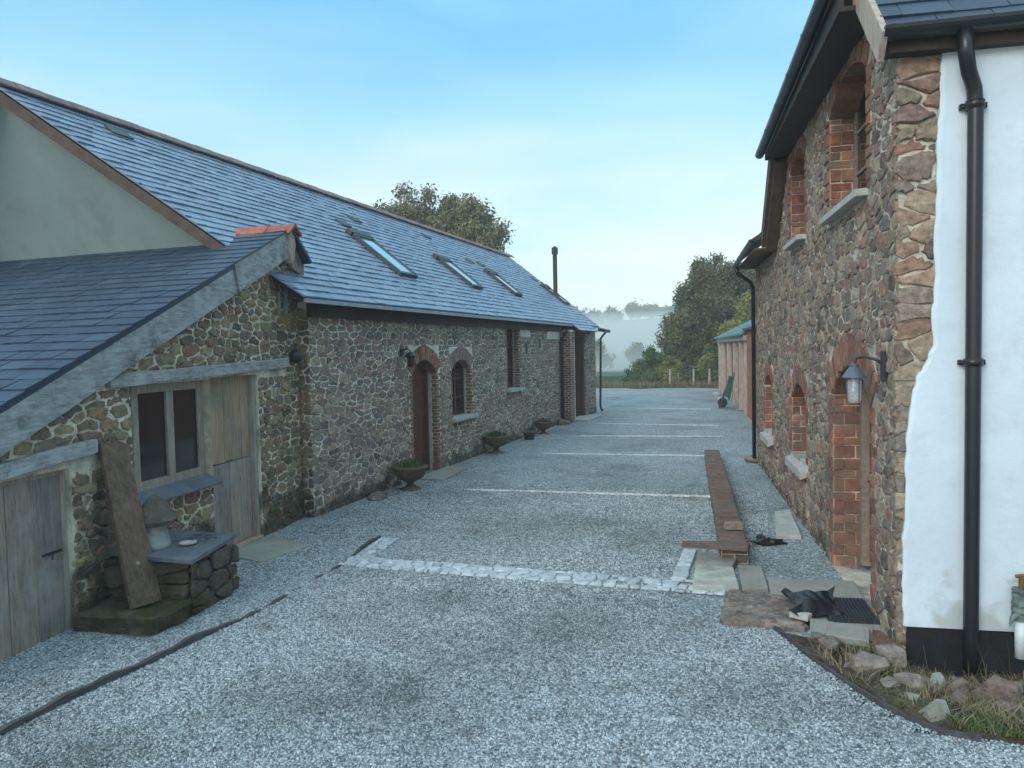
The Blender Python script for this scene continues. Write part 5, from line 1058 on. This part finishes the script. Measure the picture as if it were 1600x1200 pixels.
for k, (x, y, z, r, mm, lb) in enumerate(((-7.0, 52.5, 1.3, (1.5, .9, 1.5), 'leaf_dark', 'dark rounded bush behind the conical bush'), (-6.1, 51, .8, (.9, .7, 1.0), 'leaf_gold', 'olive bush behind the left fence post'), (-4.9, 51, .7, (.9, .7, .8), 'leaf_dark', 'dark low bush behind the middle fence post'), (-3.7, 51, 1.1, (1.0, .7, 1.3), 'leaf_gold', 'tall olive bush at the left end of the sheds'), (-2.7, 50.8, 1.7, (1.0, .8, 1.5), 'leaf_green', 'leafy green bush touching the open shed'))):
    tree('bush', (x, y, 0), [(x, y, z, r), (x+.4, y, z*.6, (r[0]*.8, r[1], r[2]*.7))], 8000, .075, M[mm], lb, 'bush', trunk=.06, sub=8, group='bushes along the end fence')
# hedge line down the slope and misty treeline
hn = 0
for k in range(7):
    x = -58+k*8+random.uniform(-1, 1); y = 158+random.uniform(-9, 9); z0 = float(terrain_z(np.array(x), np.array(y)))
    tree('valley_tree', (x, y, z0), [(x, y, z0+3.2, (2.8, 2.2, 2.6)), (x+2.2, y, z0+2.2, (2.2, 2, 1.8))], 2600, .34, M['leaf_dark'], 'misty bush in the valley below the yard, one of a row', 'tree', .2, 'misty trees in the valley', 5)
for k in range(20):
    x = -205+k*9.0+random.uniform(-3, 3); y = 400+random.uniform(-22, 22); z0 = float(terrain_z(np.array(x), np.array(y))); hh = random.uniform(3.4, 6.5)
    tree('skyline_tree', (x, y, z0), [(x, y, z0+hh*.9, (4.8, 4, hh*.8)), (x+3.5, y, z0+hh*.7, (4.2, 4, hh*.6))], 1400, .9, M['leaf_dark'], 'faint tree on the misty skyline, one of a row', 'tree', .4, 'trees on the misty skyline', 4)
hx_, hy_ = -86, 330; hz_ = float(terrain_z(np.array(hx_), np.array(hy_)))
cot = thing('distant_cottage', (hx_, hy_, hz_), 'faint white cottage across the misty valley', 'cottage')
CF = Fr((hx_, hy_, hz_), (1, 0, 0), Z3, (0, -1, 0)); m_ = MB(); m_.box(CF, -8, 8, -.5, 4.5, -6, 0); m_.build('walls', M['render_white'], cot)
m_ = MB(); m_.prism(Fr((hx_-8.5, hy_, hz_), (0, 1, 0), Z3, (1, 0, 0)), [(-.5, 4.5), (6.5, 4.5), (3, 7.5)], 0, 17); m_.build('roof', M['slate_dark'], cot)
for x in (-5, -1.5, 2, 5.5): m_ = MB(); m_.box(CF, x-.6, x+.6, 1.2, 2.8, 0, .05); m_.build('window', M['pane'], cot)
# rough grass at the field edge
blades(7000, lambda: (random.uniform(-14, -2.6), 47.6+random.random()**1.5*3.0, -.02), .1, .45, M['drygrass'], 'field_edge_grass', 'rough pale grass where the gravel meets the field', .8, .012)

# ------------------------------------------------------------------ haze
hm = bpy.data.materials.new('haze'); hm.use_nodes = True; t = hm.node_tree; t.nodes.clear()
ho = t.nodes.new('ShaderNodeOutputMaterial'); hv = t.nodes.new('ShaderNodeVolumePrincipled'); hv.inputs['Color'].default_value = (.98, .985, .98, 1); hv.inputs['Density'].default_value = .0014
t.links.new(hv.outputs[0], ho.inputs['Volume'])
m_ = MB(); m_.box(WORLD, -490, 490, -55, 890, -20, 32); hz = m_.build('haze', hm); tag(hz, 'pale morning haze filling the air over yard and valley', 'haze', kind='stuff')

vm = bpy.data.materials.new('valley_mist'); vm.use_nodes = True; t = vm.node_tree; t.nodes.clear()
ho = t.nodes.new('ShaderNodeOutputMaterial'); hv = t.nodes.new('ShaderNodeVolumePrincipled'); hv.inputs['Color'].default_value = (.99, .99, .985, 1); hv.inputs['Density'].default_value = .0095
t.links.new(hv.outputs[0], ho.inputs['Volume'])
m_ = MB(); m_.prism(Fr((-480, 0, 0), (0, 1, 0), Z3, (1, 0, 0)), [(80, -1.5), (170, -3.5), (395, 10), (395, 21), (330, 16), (200, 6), (90, -.5)], 0, 960); tag(m_.build('valley_mist', vm), 'thick white mist lying in the valley beyond the yard', 'mist', kind='stuff')
